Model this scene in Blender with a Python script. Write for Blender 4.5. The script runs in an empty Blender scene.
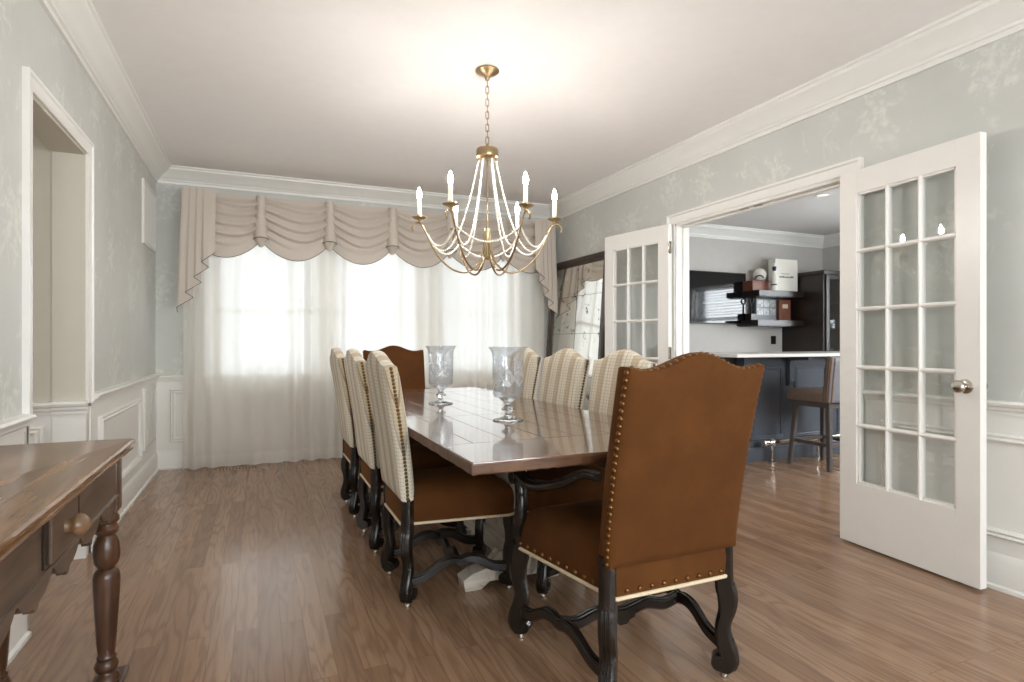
import bpy, bmesh, math, random
from mathutils import Vector, Matrix
random.seed(7)
PI = math.pi
S = bpy.context.scene
C = S.collection

# ------------------------------------------------------------------ camera, world, large lights, exposure
XL, XR, YB, YF = -0.822, 3.085, 5.94, -1.9      # dining room walls
ZC = 2.65                                        # ceiling
BXR, BYB, BYF = 7.6, 6.06, 1.0                   # bar room walls
YAW = math.atan(254 / 585)
cam = bpy.data.cameras.new('camera'); cam_o = bpy.data.objects.new('camera', cam); C.objects.link(cam_o)
cam_o.location = (0, 0, 1.12); cam_o.rotation_euler = (PI / 2, 0, -YAW)
cam.sensor_width = 36; cam.lens = 585 * 36 / 1024; cam.shift_y = 1 / 1024; cam.clip_start = 0.05
S.camera = cam_o

W = bpy.data.worlds.new('sky'); S.world = W; W.use_nodes = True
bg = W.node_tree.nodes['Background']; bg.inputs[0].default_value = (0.86, 0.93, 1.0, 1); bg.inputs[1].default_value = 0.5

def area(name, loc, rot, sx, sy, power, col):
    l = bpy.data.lights.new(name, 'AREA'); l.shape = 'RECTANGLE'; l.size = sx; l.size_y = sy; l.energy = power; l.color = col
    o = bpy.data.objects.new(name, l); o.location = loc; o.rotation_euler = rot; C.objects.link(o); return o

WIN = [(-0.38, 0.555), (0.655, 1.585), (1.705, 2.66)]   # the three windows of the back wall
WZ0, WZ1 = 0.68, 2.14
FILL_WIN = [(-0.45, 1.0), (1.35, 2.8)]                      # unseen windows added behind the camera for fill light
for a, b in WIN:
    area('daylight_or_fill', ((a + b) / 2, YB + 0.45, (WZ0 + WZ1) / 2), (PI / 2 + PI, 0, 0), b - a + 0.1, WZ1 - WZ0 + 0.1, 4.2, (0.93, 0.97, 1.0))
for a, b in FILL_WIN:
    area('daylight_or_fill', ((a + b) / 2, YF - 0.4, 1.5), (PI / 2, 0, 0), b - a, 1.7, 52, (0.92, 0.965, 1.0))  # fill light added outside the unseen windows behind the camera
area('daylight_or_fill', (BXR + 0.45, 3.9, 1.55), (0, PI / 2, 0), 1.5, 1.9, 110, (0.92, 0.96, 1.0))
area('daylight_or_fill', (5.6, BYF - 0.45, 1.6), (PI / 2, 0, 0), 2.2, 1.4, 130, (0.92, 0.96, 1.0))
area('daylight_or_fill', (-3.3, 2.6, 1.6), (0, -PI / 2, 0), 1.4, 1.4, 9, (1.0, 0.98, 0.95))  # fill light added so the hall is lit; its source is unseen

S.view_settings.view_transform = 'Standard'; S.view_settings.look = 'None'
S.view_settings.gamma = 1; S.view_settings.use_curve_mapping = False; S.view_settings.exposure = 1.22
cy = S.cycles
cy.use_denoising = True; cy.max_bounces = 10; cy.diffuse_bounces = 6; cy.glossy_bounces = 5
cy.transmission_bounces = 8; cy.transparent_max_bounces = 24; cy.sample_clamp_indirect = 8

# ------------------------------------------------------------------ materials
def s2l(c): return c / 12.92 if c <= 0.04045 else ((c + 0.055) / 1.055) ** 2.4
def rgb(r, g, b): return (s2l(r / 255), s2l(g / 255), s2l(b / 255), 1)

class N:
    def __init__(s, name):
        s.m = bpy.data.materials.new(name); s.m.use_nodes = True
        s.t = s.m.node_tree; s.t.nodes.clear()
        s.out = s.t.nodes.new('ShaderNodeOutputMaterial')
    def n(s, typ, **kw):
        nd = s.t.nodes.new('ShaderNode' + typ)
        for k, v in kw.items():
            if k.startswith('i_'):
                k = k[2:]; k = int(k) if k.isdigit() else k.replace('_', ' ')
                nd.inputs[k].default_value = v
            else: setattr(nd, k, v)
        return nd
    def l(s, a, b): s.t.links.new(a, b)
    def put(s, sock, v):
        if isinstance(v, bpy.types.NodeSocket): s.l(v, sock)
        else: sock.default_value = v
    def math(s, op, a, b=0.0, c=0.0):
        nd = s.n('Math', operation=op)
        s.put(nd.inputs[0], a); s.put(nd.inputs[1], b); s.put(nd.inputs[2], c); return nd.outputs[0]
    def mix(s, f, a, b, blend='MIX'):
        nd = s.n('Mix', data_type='RGBA', blend_type=blend)
        s.put(nd.inputs[0], f); s.put(nd.inputs[6], a); s.put(nd.inputs[7], b); return nd.outputs[2]
    def ramp(s, v, stops, interp='LINEAR'):
        nd = s.n('ValToRGB'); cr = nd.color_ramp; cr.interpolation = interp
        while len(cr.elements) > 1: cr.elements.remove(cr.elements[-1])
        cr.elements[0].position = stops[0][0]; cr.elements[0].color = stops[0][1]
        for p, c in stops[1:]:
            e = cr.elements.new(p); e.color = c
        s.put(nd.inputs[0], v); return nd.outputs[0]
    def xyz(s, kind='Object'):
        tc = s.n('TexCoord'); sp = s.n('SeparateXYZ'); s.l(tc.outputs[kind], sp.inputs[0]); return sp.outputs
    def comb(s, x, y, z=0.0):
        nd = s.n('CombineXYZ'); s.put(nd.inputs[0], x); s.put(nd.inputs[1], y); s.put(nd.inputs[2], z); return nd.outputs[0]
    def noise(s, vec, scale, detail=2, rough=0.5, dist=0.0):
        nd = s.n('TexNoise', i_Scale=scale, i_Detail=detail, i_Roughness=rough, i_Distortion=dist)
        if vec is not None: s.l(vec, nd.inputs['Vector'])
        return nd.outputs[0]
    def bsdf(s, col, rough=0.5, metal=0.0, bump=None, bstr=0.2, bdist=0.002, **kw):
        b = s.n('BsdfPrincipled'); s.put(b.inputs['Base Color'], col); s.put(b.inputs['Roughness'], rough); b.inputs['Metallic'].default_value = metal
        for k, v in kw.items(): s.put(b.inputs[k.replace('_', ' ')], v)
        if bump is not None:
            bp = s.n('Bump'); bp.inputs['Strength'].default_value = bstr; bp.inputs['Distance'].default_value = bdist
            s.l(bump, bp.inputs['Height']); s.l(bp.outputs[0], b.inputs['Normal'])
        s.l(b.outputs[0], s.out.inputs[0]); return s.m

def plain(name, col, rough=0.5, metal=0.0, var=0.04, scale=12, bump=0.0, **kw):
    """one-colour paint / metal with a slight procedural mottling"""
    m = N(name); tc = m.n('TexCoord')
    nz = m.noise(tc.outputs['Object'], scale, 3)
    d = tuple(c * (1 - var) for c in col[:3]) + (1,); u = tuple(min(1, c * (1 + var)) for c in col[:3]) + (1,)
    c = m.ramp(nz, [(0.3, d), (0.7, u)])
    return m.bsdf(c, rough, metal, nz if bump else None, bump, **kw)

M = {}
M['trim'] = plain('white_trim_paint', rgb(232, 230, 225), 0.32, var=0.01)
M['door'] = plain('white_door_paint', rgb(232, 229, 224), 0.3, var=0.01)
M['ceiling'] = plain('ceiling_paint', rgb(243, 240, 238), 0.9, var=0.01)
M['jamb'] = plain('greige_hall_paint', rgb(196, 190, 176), 0.6, var=0.01)
M['barwall'] = plain('grey_bar_paint', rgb(190, 186, 180), 0.8, var=0.015)
M['barceil'] = plain('bar_ceiling_paint', rgb(218, 216, 214), 0.9, var=0.01)
M['brass'] = plain('antique_brass', rgb(166, 143, 110), 0.28, 1.0, var=0.1, scale=30)
M['gold'] = plain('pale_gold', rgb(186, 168, 134), 0.3, 1.0, var=0.08, scale=30)
M['nail_gold'] = plain('gold_nailheads', rgb(124, 88, 50), 0.42, 1.0, var=0.1)
M['nail_dark'] = plain('antique_bronze_nailheads', rgb(112, 86, 50), 0.36, 1.0, var=0.1)
M['nickel'] = plain('satin_nickel', rgb(190, 184, 174), 0.22, 1.0, var=0.03)
M['chrome'] = plain('polished_chrome', rgb(225, 222, 216), 0.08, 1.0, var=0.02)
M['candle'] = plain('ivory_candle_sleeve', rgb(240, 228, 205), 0.45, var=0.02)
M['ebony'] = plain('ebonised_wood', rgb(30, 24, 20), 0.26, var=0.25, scale=25, bump=0.05)
M['barblue'] = plain('charcoal_blue_cabinet', rgb(80, 85, 93), 0.22, var=0.05)
M['espresso'] = plain('espresso_wood', rgb(38, 28, 22), 0.32, var=0.15, scale=18)
M['stone'] = plain('white_quartz', rgb(226, 222, 216), 0.2, var=0.03, scale=20)
M['black'] = plain('black_plastic', rgb(16, 16, 17), 0.35, var=0.1)
M['screen'] = plain('dark_glossy_screen', rgb(12, 14, 17), 0.06, var=0.05)
M['welt'] = plain('cream_welt_cord', rgb(214, 196, 165), 0.85, var=0.06, scale=80)
M['greyfab'] = plain('grey_vinyl', rgb(118, 119, 124), 0.5, var=0.05)
M['greige'] = plain('taupe_leather', rgb(118, 100, 88), 0.42, var=0.06)
M['greyleg'] = plain('grey_washed_wood', rgb(84, 78, 76), 0.4, var=0.1, scale=20)
M['white'] = plain('white_card', rgb(226, 222, 212), 0.6, var=0.01)
M['navy'] = plain('navy_ink', rgb(36, 40, 66), 0.5, var=0.02)
M['ink'] = plain('grey_ink', rgb(92, 88, 86), 0.6, var=0.02)
M['redwood'] = plain('reddish_box_wood', rgb(120, 72, 55), 0.45, var=0.12, scale=14)
M['label'] = plain('cream_label', rgb(222, 205, 180), 0.6, var=0.02)
M['photo'] = plain('photo_print', rgb(150, 152, 150), 0.3, var=0.5, scale=26)
M['blind'] = plain('white_blind_slats', rgb(225, 228, 230), 0.5, var=0.01)
M['vent'] = plain('white_enamel_grille', rgb(226, 224, 218), 0.4, var=0.01)
M['void'] = plain('dark_duct', rgb(70, 64, 58), 0.8, var=0.05)
M['bead'] = plain('frosted_white_beads', rgb(246, 240, 228), 0.25, var=0.02)
M['wood_vent'] = plain('oak_register', rgb(170, 140, 112), 0.4, var=0.06)
M['piping'] = plain('dark_piping', rgb(92, 84, 80), 0.8, var=0.04)

def m_wallpaper():
    m = N('chinoiserie_wallpaper'); o = m.xyz()
    u = m.math('ADD', o[0], o[1]); z = o[2]
    v = m.comb(u, z)
    wob = m.noise(v, 11, 4, 0.65); wv = m.n('VectorMath', operation='ADD'); m.l(v, wv.inputs[0])
    w2 = m.math('MULTIPLY', m.math('SUBTRACT', wob, 0.5), 0.26); m.l(m.comb(w2, w2), wv.inputs[1]); v2 = wv.outputs[0]
    # blooms on a jittered grid
    def bloom(scale, rnd, rad, pet, off):
        mp = m.n('Mapping'); m.l(v2, mp.inputs[0]); mp.inputs['Location'].default_value = off
        mp.inputs['Scale'].default_value = (scale, scale * 0.8, 1)
        vo = m.n('TexVoronoi', voronoi_dimensions='2D', i_Scale=1.0, i_Randomness=rnd); m.l(mp.outputs[0], vo.inputs['Vector'])
        d = m.n('VectorMath', operation='SUBTRACT'); m.l(mp.outputs[0], d.inputs[0]); m.l(vo.outputs['Position'], d.inputs[1])
        sp = m.n('SeparateXYZ'); m.l(d.outputs[0], sp.inputs[0])
        an = m.math('ARCTAN2', sp.outputs[1], sp.outputs[0])
        r = m.math('ADD', rad, m.math('MULTIPLY', m.math('SINE', m.math('MULTIPLY', an, pet)), rad * 0.45))
        return m.math('SUBTRACT', r, vo.outputs['Distance'])
    def step(x, w): 
        nd = m.n('MapRange'); m.put(nd.inputs[0], x); nd.inputs[1].default_value = -w; nd.inputs[2].default_value = w; return nd.outputs[0]
    b1 = step(bloom(1.7, 0.55, 0.16, 7.0, (0.3, 0.1, 0)), 0.035)
    b2 = step(bloom(5.2, 0.9, 0.13, 4.0, (2.3, 1.1, 0)), 0.05)
    b3 = step(bloom(3.1, 0.8, 0.10, 2.0, (5.3, 3.1, 0)), 0.03)
    br = m.noise(v, 26, 3, 0.65); brk = m.ramp(br, [(0.42, (0.15,) * 3 + (1,)), (0.62, (1, 1, 1, 1))])
    nv = m.noise(v, 3.4, 1.5, 0.5, 0.8)
    band = m.math('ABSOLUTE', m.math('SUBTRACT', nv, 0.5)); vine = m.math('LESS_THAN', band, 0.010)
    reg = m.math('GREATER_THAN', m.noise(v, 2.1, 1), 0.52); vine = m.math('MULTIPLY', vine, reg)
    pat = m.math('MAXIMUM', m.math('MAXIMUM', b1, m.math('MULTIPLY', b2, m.math('MULTIPLY', reg, 0.8))), m.math('MAXIMUM', m.math('MULTIPLY', b3, 0.6), m.math('MULTIPLY', vine, 0.8)))
    pat = m.math('MULTIPLY', pat, brk)
    wash = m.noise(v, 1.6, 4, 0.6)
    base = m.ramp(wash, [(0.3, rgb(192, 193, 188)), (0.7, rgb(202, 203, 198))])
    col = m.mix(m.math('MULTIPLY', pat, 0.52), base, rgb(228, 229, 218))
    return m.bsdf(col, 0.62)
M['paper'] = m_wallpaper()

def m_floor():
    m = N('oak_floorboards'); o = m.xyz()
    vec = m.comb(o[1], o[0])
    def brick(c1, c2):
        br = m.n('TexBrick', offset=0.37, offset_frequency=2, squash=1.0)
        br.inputs['Color1'].default_value = c1; br.inputs['Color2'].default_value = c2; br.inputs['Mortar'].default_value = (0.5, 0.5, 0.5, 1)
        for k, v in (('Scale', 1.0), ('Mortar Size', 0.0011), ('Mortar Smooth', 0.2), ('Bias', 0.0), ('Brick Width', 1.25), ('Row Height', 0.083)):
            br.inputs[k].default_value = v
        m.l(vec, br.inputs['Vector']); return br
    br = brick((0, 0, 0, 1), (1, 1, 1, 1))
    t = br.outputs['Color']
    sh = m.math('MULTIPLY', t, 13.7)
    gv = m.comb(m.math('ADD', m.math('MULTIPLY', o[0], 26), sh), m.math('ADD', m.math('MULTIPLY', o[1], 1.6), sh), sh)
    g1 = m.noise(gv, 1.0, 5, 0.6, 0.6)
    rings = m.math('SINE', m.math('MULTIPLY', m.noise(m.comb(m.math('ADD', m.math('MULTIPLY', o[0], 9), sh), m.math('MULTIPLY', o[1], 0.9), sh), 1.0, 2, 0.5, 0.2), 62))
    rings = m.math('POWER', m.math('MULTIPLY_ADD', rings, 0.5, 0.5), 3.0)
    fine = m.noise(m.comb(m.math('MULTIPLY', o[0], 170), m.math('MULTIPLY', o[1], 7), sh), 1.0, 2)
    base = m.mix(t, rgb(143, 112, 87), rgb(170, 137, 109))
    c = m.mix(m.math('MULTIPLY', rings, 0.42), base, rgb(104, 76, 58))
    c = m.mix(m.ramp(g1, [(0.35, (0.3,) * 3 + (1,)), (0.65, (0, 0, 0, 1))]), c, rgb(120, 90, 70))
    c = m.mix(m.ramp(fine, [(0.52, (0, 0, 0, 1)), (0.7, (0.3,) * 3 + (1,))]), c, rgb(112, 82, 62))
    c = m.mix(m.math('MULTIPLY', br.outputs['Fac'], 0.6), c, rgb(84, 60, 46))
    rough = m.math('MULTIPLY_ADD', g1, 0.10, 0.13)
    h = m.math('SUBTRACT', m.math('MULTIPLY', g1, 0.3), m.math('ADD', br.outputs['Fac'], m.math('MULTIPLY', rings, 0.15)))
    return m.bsdf(c, rough, 0, h, 0.22, 0.0015, Specular_IOR_Level=0.5)
M['floor'] = m_floor()

def m_wood(name, dark, light, rough, along='X', scale=1.0, bump=0.2, plank=None, coat=0.0):
    m = N(name); o = m.xyz()
    a = {'X': 0, 'Y': 1, 'Z': 2}[along]; oth = [i for i in range(3) if i != a]
    gv = m.comb(m.math('MULTIPLY', o[a], 2.2 * scale), m.math('MULTIPLY', o[oth[0]], 24 * scale), m.math('MULTIPLY', o[oth[1]], 24 * scale))
    g = m.noise(gv, 1.0, 5, 0.62, 0.7); big = m.noise(m.comb(o[0], o[1], o[2]), 6 * scale, 3)
    t = m.math('ADD', m.math('MULTIPLY', g, 0.75), m.math('MULTIPLY', big, 0.25))
    c = m.ramp(t, [(0.34, dark), (0.66, light)])
    return m.bsdf(c, rough, 0, t, bump, 0.002, Coat_Weight=coat, Coat_Roughness=0.05)
M['table'] = m_wood('table_top_wood_lengthwise', rgb(62, 42, 32), rgb(128, 92, 70), 0.16, 'Y', 1.0, 0.04, coat=0.7)
M['table_end'] = m_wood('table_top_wood_crosswise', rgb(66, 45, 34), rgb(136, 100, 78), 0.16, 'X', 1.0, 0.04, coat=0.7)
M['table_edge'] = m_wood('table_rough_edge_wood', rgb(58, 36, 24), rgb(120, 84, 58), 0.4, 'X', 1.4, 0.5)
M['console'] = m_wood('worn_walnut', rgb(92, 66, 46), rgb(146, 108, 74), 0.2, 'Y', 0.9, 0.2)
M['console_apron'] = m_wood('worn_grey_walnut', rgb(66, 52, 42), rgb(108, 87, 70), 0.3, 'Y', 1.2, 0.3)
M['console_leg'] = m_wood('turned_walnut', rgb(44, 28, 20), rgb(98, 66, 46), 0.28, 'Z', 1.2, 0.15)
M['knob_wood'] = m_wood('pale_turned_knob_wood', rgb(98, 72, 50), rgb(140, 108, 78), 0.3, 'X', 1.0, 0.05)
M['mframe'] = m_wood('dark_mirror_frame_wood', rgb(34, 25, 20), rgb(66, 50, 40), 0.3, 'Z', 1.0, 0.15)

def m_worn():
    m = N('weathered_white_wood'); o = m.xyz()
    v = m.comb(o[0], o[1], o[2])
    n1 = m.noise(v, 9, 6, 0.7, 0.6); n2 = m.noise(m.comb(m.math('MULTIPLY', o[0], 3), m.math('MULTIPLY', o[1], 3), m.math('MULTIPLY', o[2], 40)), 1, 4)
    c = m.mix(m.ramp(n2, [(0.3, (0, 0, 0, 1)), (0.7, (1, 1, 1, 1))]), rgb(176, 164, 148), rgb(222, 214, 202))
    c = m.mix(m.ramp(n1, [(0.56, (0, 0, 0, 1)), (0.64, (0.85,) * 3 + (1,))]), c, rgb(96, 76, 60))
    return m.bsdf(c, 0.65, 0, n1, 0.4)
M['worn'] = m_worn()

def m_suede():
    m = N('rust_suede'); o = m.xyz(); v = m.comb(o[0], o[1], o[2])
    n1 = m.noise(v, 5, 4, 0.6); n2 = m.noise(v, 220, 2)
    c = m.ramp(n1, [(0.3, rgb(76, 43, 14)), (0.7, rgb(92, 54, 20))])
    return m.bsdf(c, 0.85, 0, n2, 0.12, 0.0008, Specular_IOR_Level=0.2, Sheen_Weight=0.1, Sheen_Roughness=0.4, Sheen_Tint=rgb(200, 140, 80))
M['suede'] = m_suede()

def m_ticking():
    m = N('striped_woven_fabric'); o = m.xyz()
    f = m.math('FRACT', m.math('ADD', m.math('MULTIPLY', o[0], 7.6), 0.62))
    cr, tan, br, bl = rgb(216, 208, 190), rgb(182, 163, 134), rgb(128, 100, 70), rgb(150, 148, 144)
    st = m.ramp(f, [(0.0, cr), (0.10, br), (0.125, cr), (0.33, bl), (0.35, tan), (0.43, br), (0.45, tan), (0.66, tan), (0.72, bl), (0.75, cr), (0.9, tan), (0.92, cr)], 'CONSTANT')
    fz = m.math('FRACT', m.math('MULTIPLY', o[2], 62)); hl = m.math('LESS_THAN', fz, 0.26)
    fx = m.math('FRACT', m.math('MULTIPLY', m.math('ADD', o[0], o[1]), 62)); vl = m.math('LESS_THAN', fx, 0.26)
    c = m.mix(m.math('MULTIPLY', hl, 0.30), st, rgb(128, 108, 84)); c = m.mix(m.math('MULTIPLY', vl, 0.16), c, rgb(138, 120, 98))
    nz = m.noise(m.comb(o[0], o[1], o[2]), 260, 2); c = m.mix(m.math('MULTIPLY', nz, 0.25), c, rgb(240, 230, 210))
    return m.bsdf(c, 0.9, 0, m.math('ADD', hl, vl), 0.12, 0.001, Sheen_Weight=0.15)
M['ticking'] = m_ticking()

def m_valance():
    m = N('taupe_drapery'); o = m.xyz(); v = m.comb(o[0], o[1], o[2])
    n = m.noise(v, 300, 2); c = m.ramp(n, [(0.3, rgb(196, 185, 173)), (0.7, rgb(210, 200, 189))])
    b = m.n('BsdfDiffuse'); m.l(c, b.inputs[0]); t = m.n('BsdfTranslucent'); m.l(c, t.inputs[0])
    mx = m.n('MixShader'); mx.inputs[0].default_value = 0.05; m.l(b.outputs[0], mx.inputs[1]); m.l(t.outputs[0], mx.inputs[2])
    m.l(mx.outputs[0], m.out.inputs[0]); return m.m
M['drape'] = m_valance()

def m_sheer(name, transp):
    m = N(name); o = m.xyz(); v = m.comb(m.math('MULTIPLY', o[0], 400), o[1], m.math('MULTIPLY', o[2], 400))
    n = m.noise(v, 1, 2); c = m.ramp(n, [(0.3, rgb(236, 232, 225)), (0.7, rgb(247, 244, 238))])
    d = m.n('BsdfDiffuse'); m.l(c, d.inputs[0]); t = m.n('BsdfTranslucent'); m.l(c, t.inputs[0]); p = m.n('BsdfTransparent')
    a = m.n('MixShader'); a.inputs[0].default_value = 0.55; m.l(d.outputs[0], a.inputs[1]); m.l(t.outputs[0], a.inputs[2])
    # threads close up when the cloth is seen edge-on
    lw = m.n('LayerWeight'); lw.inputs[0].default_value = 0.35
    f = m.math('SUBTRACT', transp, m.math('MULTIPLY', lw.outputs['Facing'], transp * 0.75))
    b = m.n('MixShader'); m.l(f, b.inputs[0]); m.l(a.outputs[0], b.inputs[1]); m.l(p.outputs[0], b.inputs[2])
    m.l(b.outputs[0], m.out.inputs[0]); return m.m
M['sheer'] = m_sheer('sheer_voile', 0.19); M['hem'] = m_sheer('sheer_voile_hem', 0.12)

def m_glass(name, tint, frost=0.0, ior=1.45, extra=0.0):
    m = N(name); tr = m.n('BsdfTransparent'); tr.inputs[0].default_value = tint
    g = m.n('BsdfGlossy'); g.inputs['Roughness'].default_value = 0.02
    lw = m.n('LayerWeight'); lw.inputs[0].default_value = 0.5; f0 = ((ior - 1) / (ior + 1)) ** 2
    f = m.math('MINIMUM', m.math('ADD', m.math('MULTIPLY_ADD', m.math('POWER', lw.outputs['Facing'], 5.0), 1 - f0, f0), extra), 0.95)
    mx = m.n('MixShader'); m.l(f, mx.inputs[0]); m.l(tr.outputs[0], mx.inputs[1]); m.l(g.outputs[0], mx.inputs[2])
    last = mx
    if frost:
        o = m.xyz(); v = m.comb(o[0], o[1], o[2])
        th = m.math('ARCTAN2', o[1], o[0]); sn = m.math('MULTIPLY', m.math('SINE', m.math('MULTIPLY', th, 4.0)), 0.030); nz = m.noise(v, 60, 2)
        def near(a, w): return m.math('LESS_THAN', m.math('ABSOLUTE', m.math('SUBTRACT', o[2], a)), w)
        wv = m.math('MAXIMUM', near(m.math('ADD', sn, 0.195), 0.007), near(m.math('SUBTRACT', 0.195, sn), 0.007))
        lf = m.math('MULTIPLY', near(m.math('ADD', m.math('MULTIPLY', sn, 1.3), 0.225), 0.016), m.math('GREATER_THAN', m.math('SINE', m.math('MULTIPLY', th, 28.0)), 0.2))
        et = m.math('MULTIPLY', m.math('MAXIMUM', wv, lf), m.math('GREATER_THAN', nz, 0.42))
        d = m.n('BsdfTranslucent'); d.inputs[0].default_value = rgb(236, 240, 246); d2 = m.n('BsdfDiffuse'); d2.inputs[0].default_value = rgb(236, 240, 246)
        dd = m.n('MixShader'); m.l(d.outputs[0], dd.inputs[1]); m.l(d2.outputs[0], dd.inputs[2])
        m2 = m.n('MixShader'); m.l(m.math('ADD', frost, m.math('MULTIPLY', et, 0.24)), m2.inputs[0]); m.l(mx.outputs[0], m2.inputs[1]); m.l(dd.outputs[0], m2.inputs[2]); last = m2
    m.l(last.outputs[0], m.out.inputs[0]); return m.m
M['pane'] = m_glass('window_glass', (0.97, 0.98, 0.98, 1), 0.0, 1.75)
M['hurricane'] = m_glass('etched_clear_glass', (0.95, 0.96, 0.972, 1), 0.055, 1.65, 0.05)
def m_solid_glass():
    m = N('clear_glass'); o = m.xyz(); nz = m.noise(m.comb(o[0], o[1], o[2]), 30, 2)
    g = m.n('BsdfGlass', i_Roughness=0.0, i_IOR=1.5); m.l(m.ramp(nz, [(0.3, (.93, .95, .96, 1)), (.7, (.96, .97, .98, 1))]), g.inputs[0]); m.l(g.outputs[0], m.out.inputs[0]); return m.m
M['hurricane_stem'] = m_solid_glass()

def m_mirror():
    m = N('antiqued_mirror'); o = m.xyz(); v = m.comb(o[0], o[1], o[2])
    n = m.noise(v, 7, 6, 0.7, 1.2); n2 = m.noise(v, 60, 3)
    s = m.math('MULTIPLY', m.math('GREATER_THAN', n, 0.60), m.math('GREATER_THAN', n2, 0.47))
    c = m.mix(s, rgb(222, 220, 214), rgb(120, 112, 102))
    return m.bsdf(c, m.math('MULTIPLY_ADD', s, 0.4, 0.02), 1.0)
M['mirror'] = m_mirror()

def m_emit(name, col, st):
    m = N(name); e = m.n('Emission'); e.inputs[0].default_value = col; e.inputs[1].default_value = st; m.l(e.outputs[0], m.out.inputs[0]); return m.m
M['bulb'] = m_emit('lit_bulb', (1.0, 0.94, 0.88, 1), 215.0)
M['downlight'] = m_emit('dim_downlight_lens', (1.0, 0.95, 0.88, 1), 0.5)

# ------------------------------------------------------------------ mesh helpers
class MB:
    def __init__(s): s.v = []; s.f = []; s.mi = []; s.m = 0
    def mesh(s, vs, fs):
        o = len(s.v); s.v += [tuple(v) for v in vs]; s.f += [tuple(o + i for i in f) for f in fs]; s.mi += [s.m] * len(fs); return s
    def box(s, x0, x1, y0, y1, z0, z1, b=0.0):
        if b <= 0:
            vs = [(x, y, z) for x in (x0, x1) for y in (y0, y1) for z in (z0, z1)]
            return s.mesh(vs, [(0, 1, 3, 2), (4, 6, 7, 5), (0, 4, 5, 1), (2, 3, 7, 6), (0, 2, 6, 4), (1, 5, 7, 3)])
        bm = bmesh.new(); bmesh.ops.create_cube(bm, size=1)
        for v in bm.verts: v.co = Vector((x0 + (v.co.x + .5) * (x1 - x0), y0 + (v.co.y + .5) * (y1 - y0), z0 + (v.co.z + .5) * (z1 - z0)))
        bmesh.ops.bevel(bm, geom=bm.edges[:], offset=b, segments=2, affect='EDGES', profile=0.6)
        bm.verts.index_update(); s.mesh([v.co[:] for v in bm.verts], [[v.index for v in f.verts] for f in bm.faces]); bm.free(); return s
    def rings(s, rs, cap0=True, cap1=True, closed=True, loop=False):
        n = len(rs[0]); vs = [p for r in rs for p in r]; fs = []
        for i in range(len(rs) if loop else len(rs) - 1):
            a, b = i * n, ((i + 1) % len(rs)) * n
            for j in range(n if closed else n - 1):
                k = (j + 1) % n; fs.append((a + j, a + k, b + k, b + j))
        if cap0 and not loop: fs.append(tuple(range(n))[::-1])
        if cap1 and not loop: fs.append(tuple((len(rs) - 1) * n + j for j in range(n)))
        return s.mesh(vs, fs)
    def tube(s, pts, r, n=8, loop=False, prof=None, up=(0, 0, 1)):
        """round (or prof = list of (side, up) factors) section swept along pts"""
        pts = [Vector(p) for p in pts]; N_ = len(pts); rs = r if isinstance(r, (list, tuple)) else [r] * N_
        prof = prof or [(math.cos(2 * PI * j / n), math.sin(2 * PI * j / n)) for j in range(n)]
        out = []; prev = None
        for i, p in enumerate(pts):
            a = pts[(i - 1) % N_] if (loop or i > 0) else p; b = pts[(i + 1) % N_] if (loop or i < N_ - 1) else p
            t = (b - a).normalized(); u = Vector(up)
            if abs(t.dot(u)) > 0.95: u = prev if prev is not None else (Vector((1, 0, 0)) if abs(t.x) < 0.9 else Vector((0, 1, 0)))
            sd = t.cross(u).normalized(); u2 = sd.cross(t).normalized(); prev = u2
            out.append([tuple(p + sd * (c * rs[i]) + u2 * (q * rs[i])) for c, q in prof])
        return s.rings(out, loop=loop)
    def lathe(s, prof, c=(0, 0, 0), n=24, cap=True):
        return s.rings([[(c[0] + r * math.cos(2 * PI * j / n), c[1] + r * math.sin(2 * PI * j / n), c[2] + z) for j in range(n)] for r, z in prof], cap, cap)
    def prism(s, poly, fn, d0, d1, b=0.0):
        """polygon (a, b) extruded from d0 to d1; fn(a, b, d) -> point"""
        n = len(poly); 
        return s.rings([[fn(a, q, d) for a, q in poly] for d in (d0, d1)])
    def sphere(s, c, r, n=12, k=7, sc=(1, 1, 1)):
        return s.rings([[(c[0] + sc[0] * r * math.sin(PI * i / k) * math.cos(2 * PI * j / n), c[1] + sc[1] * r * math.sin(PI * i / k) * math.sin(2 * PI * j / n), c[2] + sc[2] * r * math.cos(PI * i / k)) for j in range(n)] for i in range(1, k)])
    def grid(s, fn, nu, nv):
        return s.mesh([fn(i / nu, j / nv) for i in range(nu + 1) for j in range(nv + 1)],
                      [(i * (nv + 1) + j, (i + 1) * (nv + 1) + j, (i + 1) * (nv + 1) + j + 1, i * (nv + 1) + j + 1) for i in range(nu) for j in range(nv)])
    def xf(s, mat):
        s.v = [tuple(mat @ Vector(v)) for v in s.v]; return s
    def build(s, name, mats, parent=None, smooth=None, loc=None):
        me = bpy.data.meshes.new(name); me.from_pydata(s.v, [], s.f)
        mats = mats if isinstance(mats, list) else [mats]
        for m in mats: me.materials.append(m)
        me.polygons.foreach_set('material_index', s.mi)
        bm = bmesh.new(); bm.from_mesh(me); bmesh.ops.recalc_face_normals(bm, faces=bm.faces[:]); bm.to_mesh(me); bm.free()
        if smooth is not None:
            me.polygons.foreach_set('use_smooth', [True] * len(me.polygons))
            if smooth < 180: me.set_sharp_from_angle(angle=math.radians(smooth))
        me.update()
        o = bpy.data.objects.new(name, me); C.objects.link(o)
        if parent is not None: o.parent = parent
        if loc is not None: o.location = loc
        return o

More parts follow.
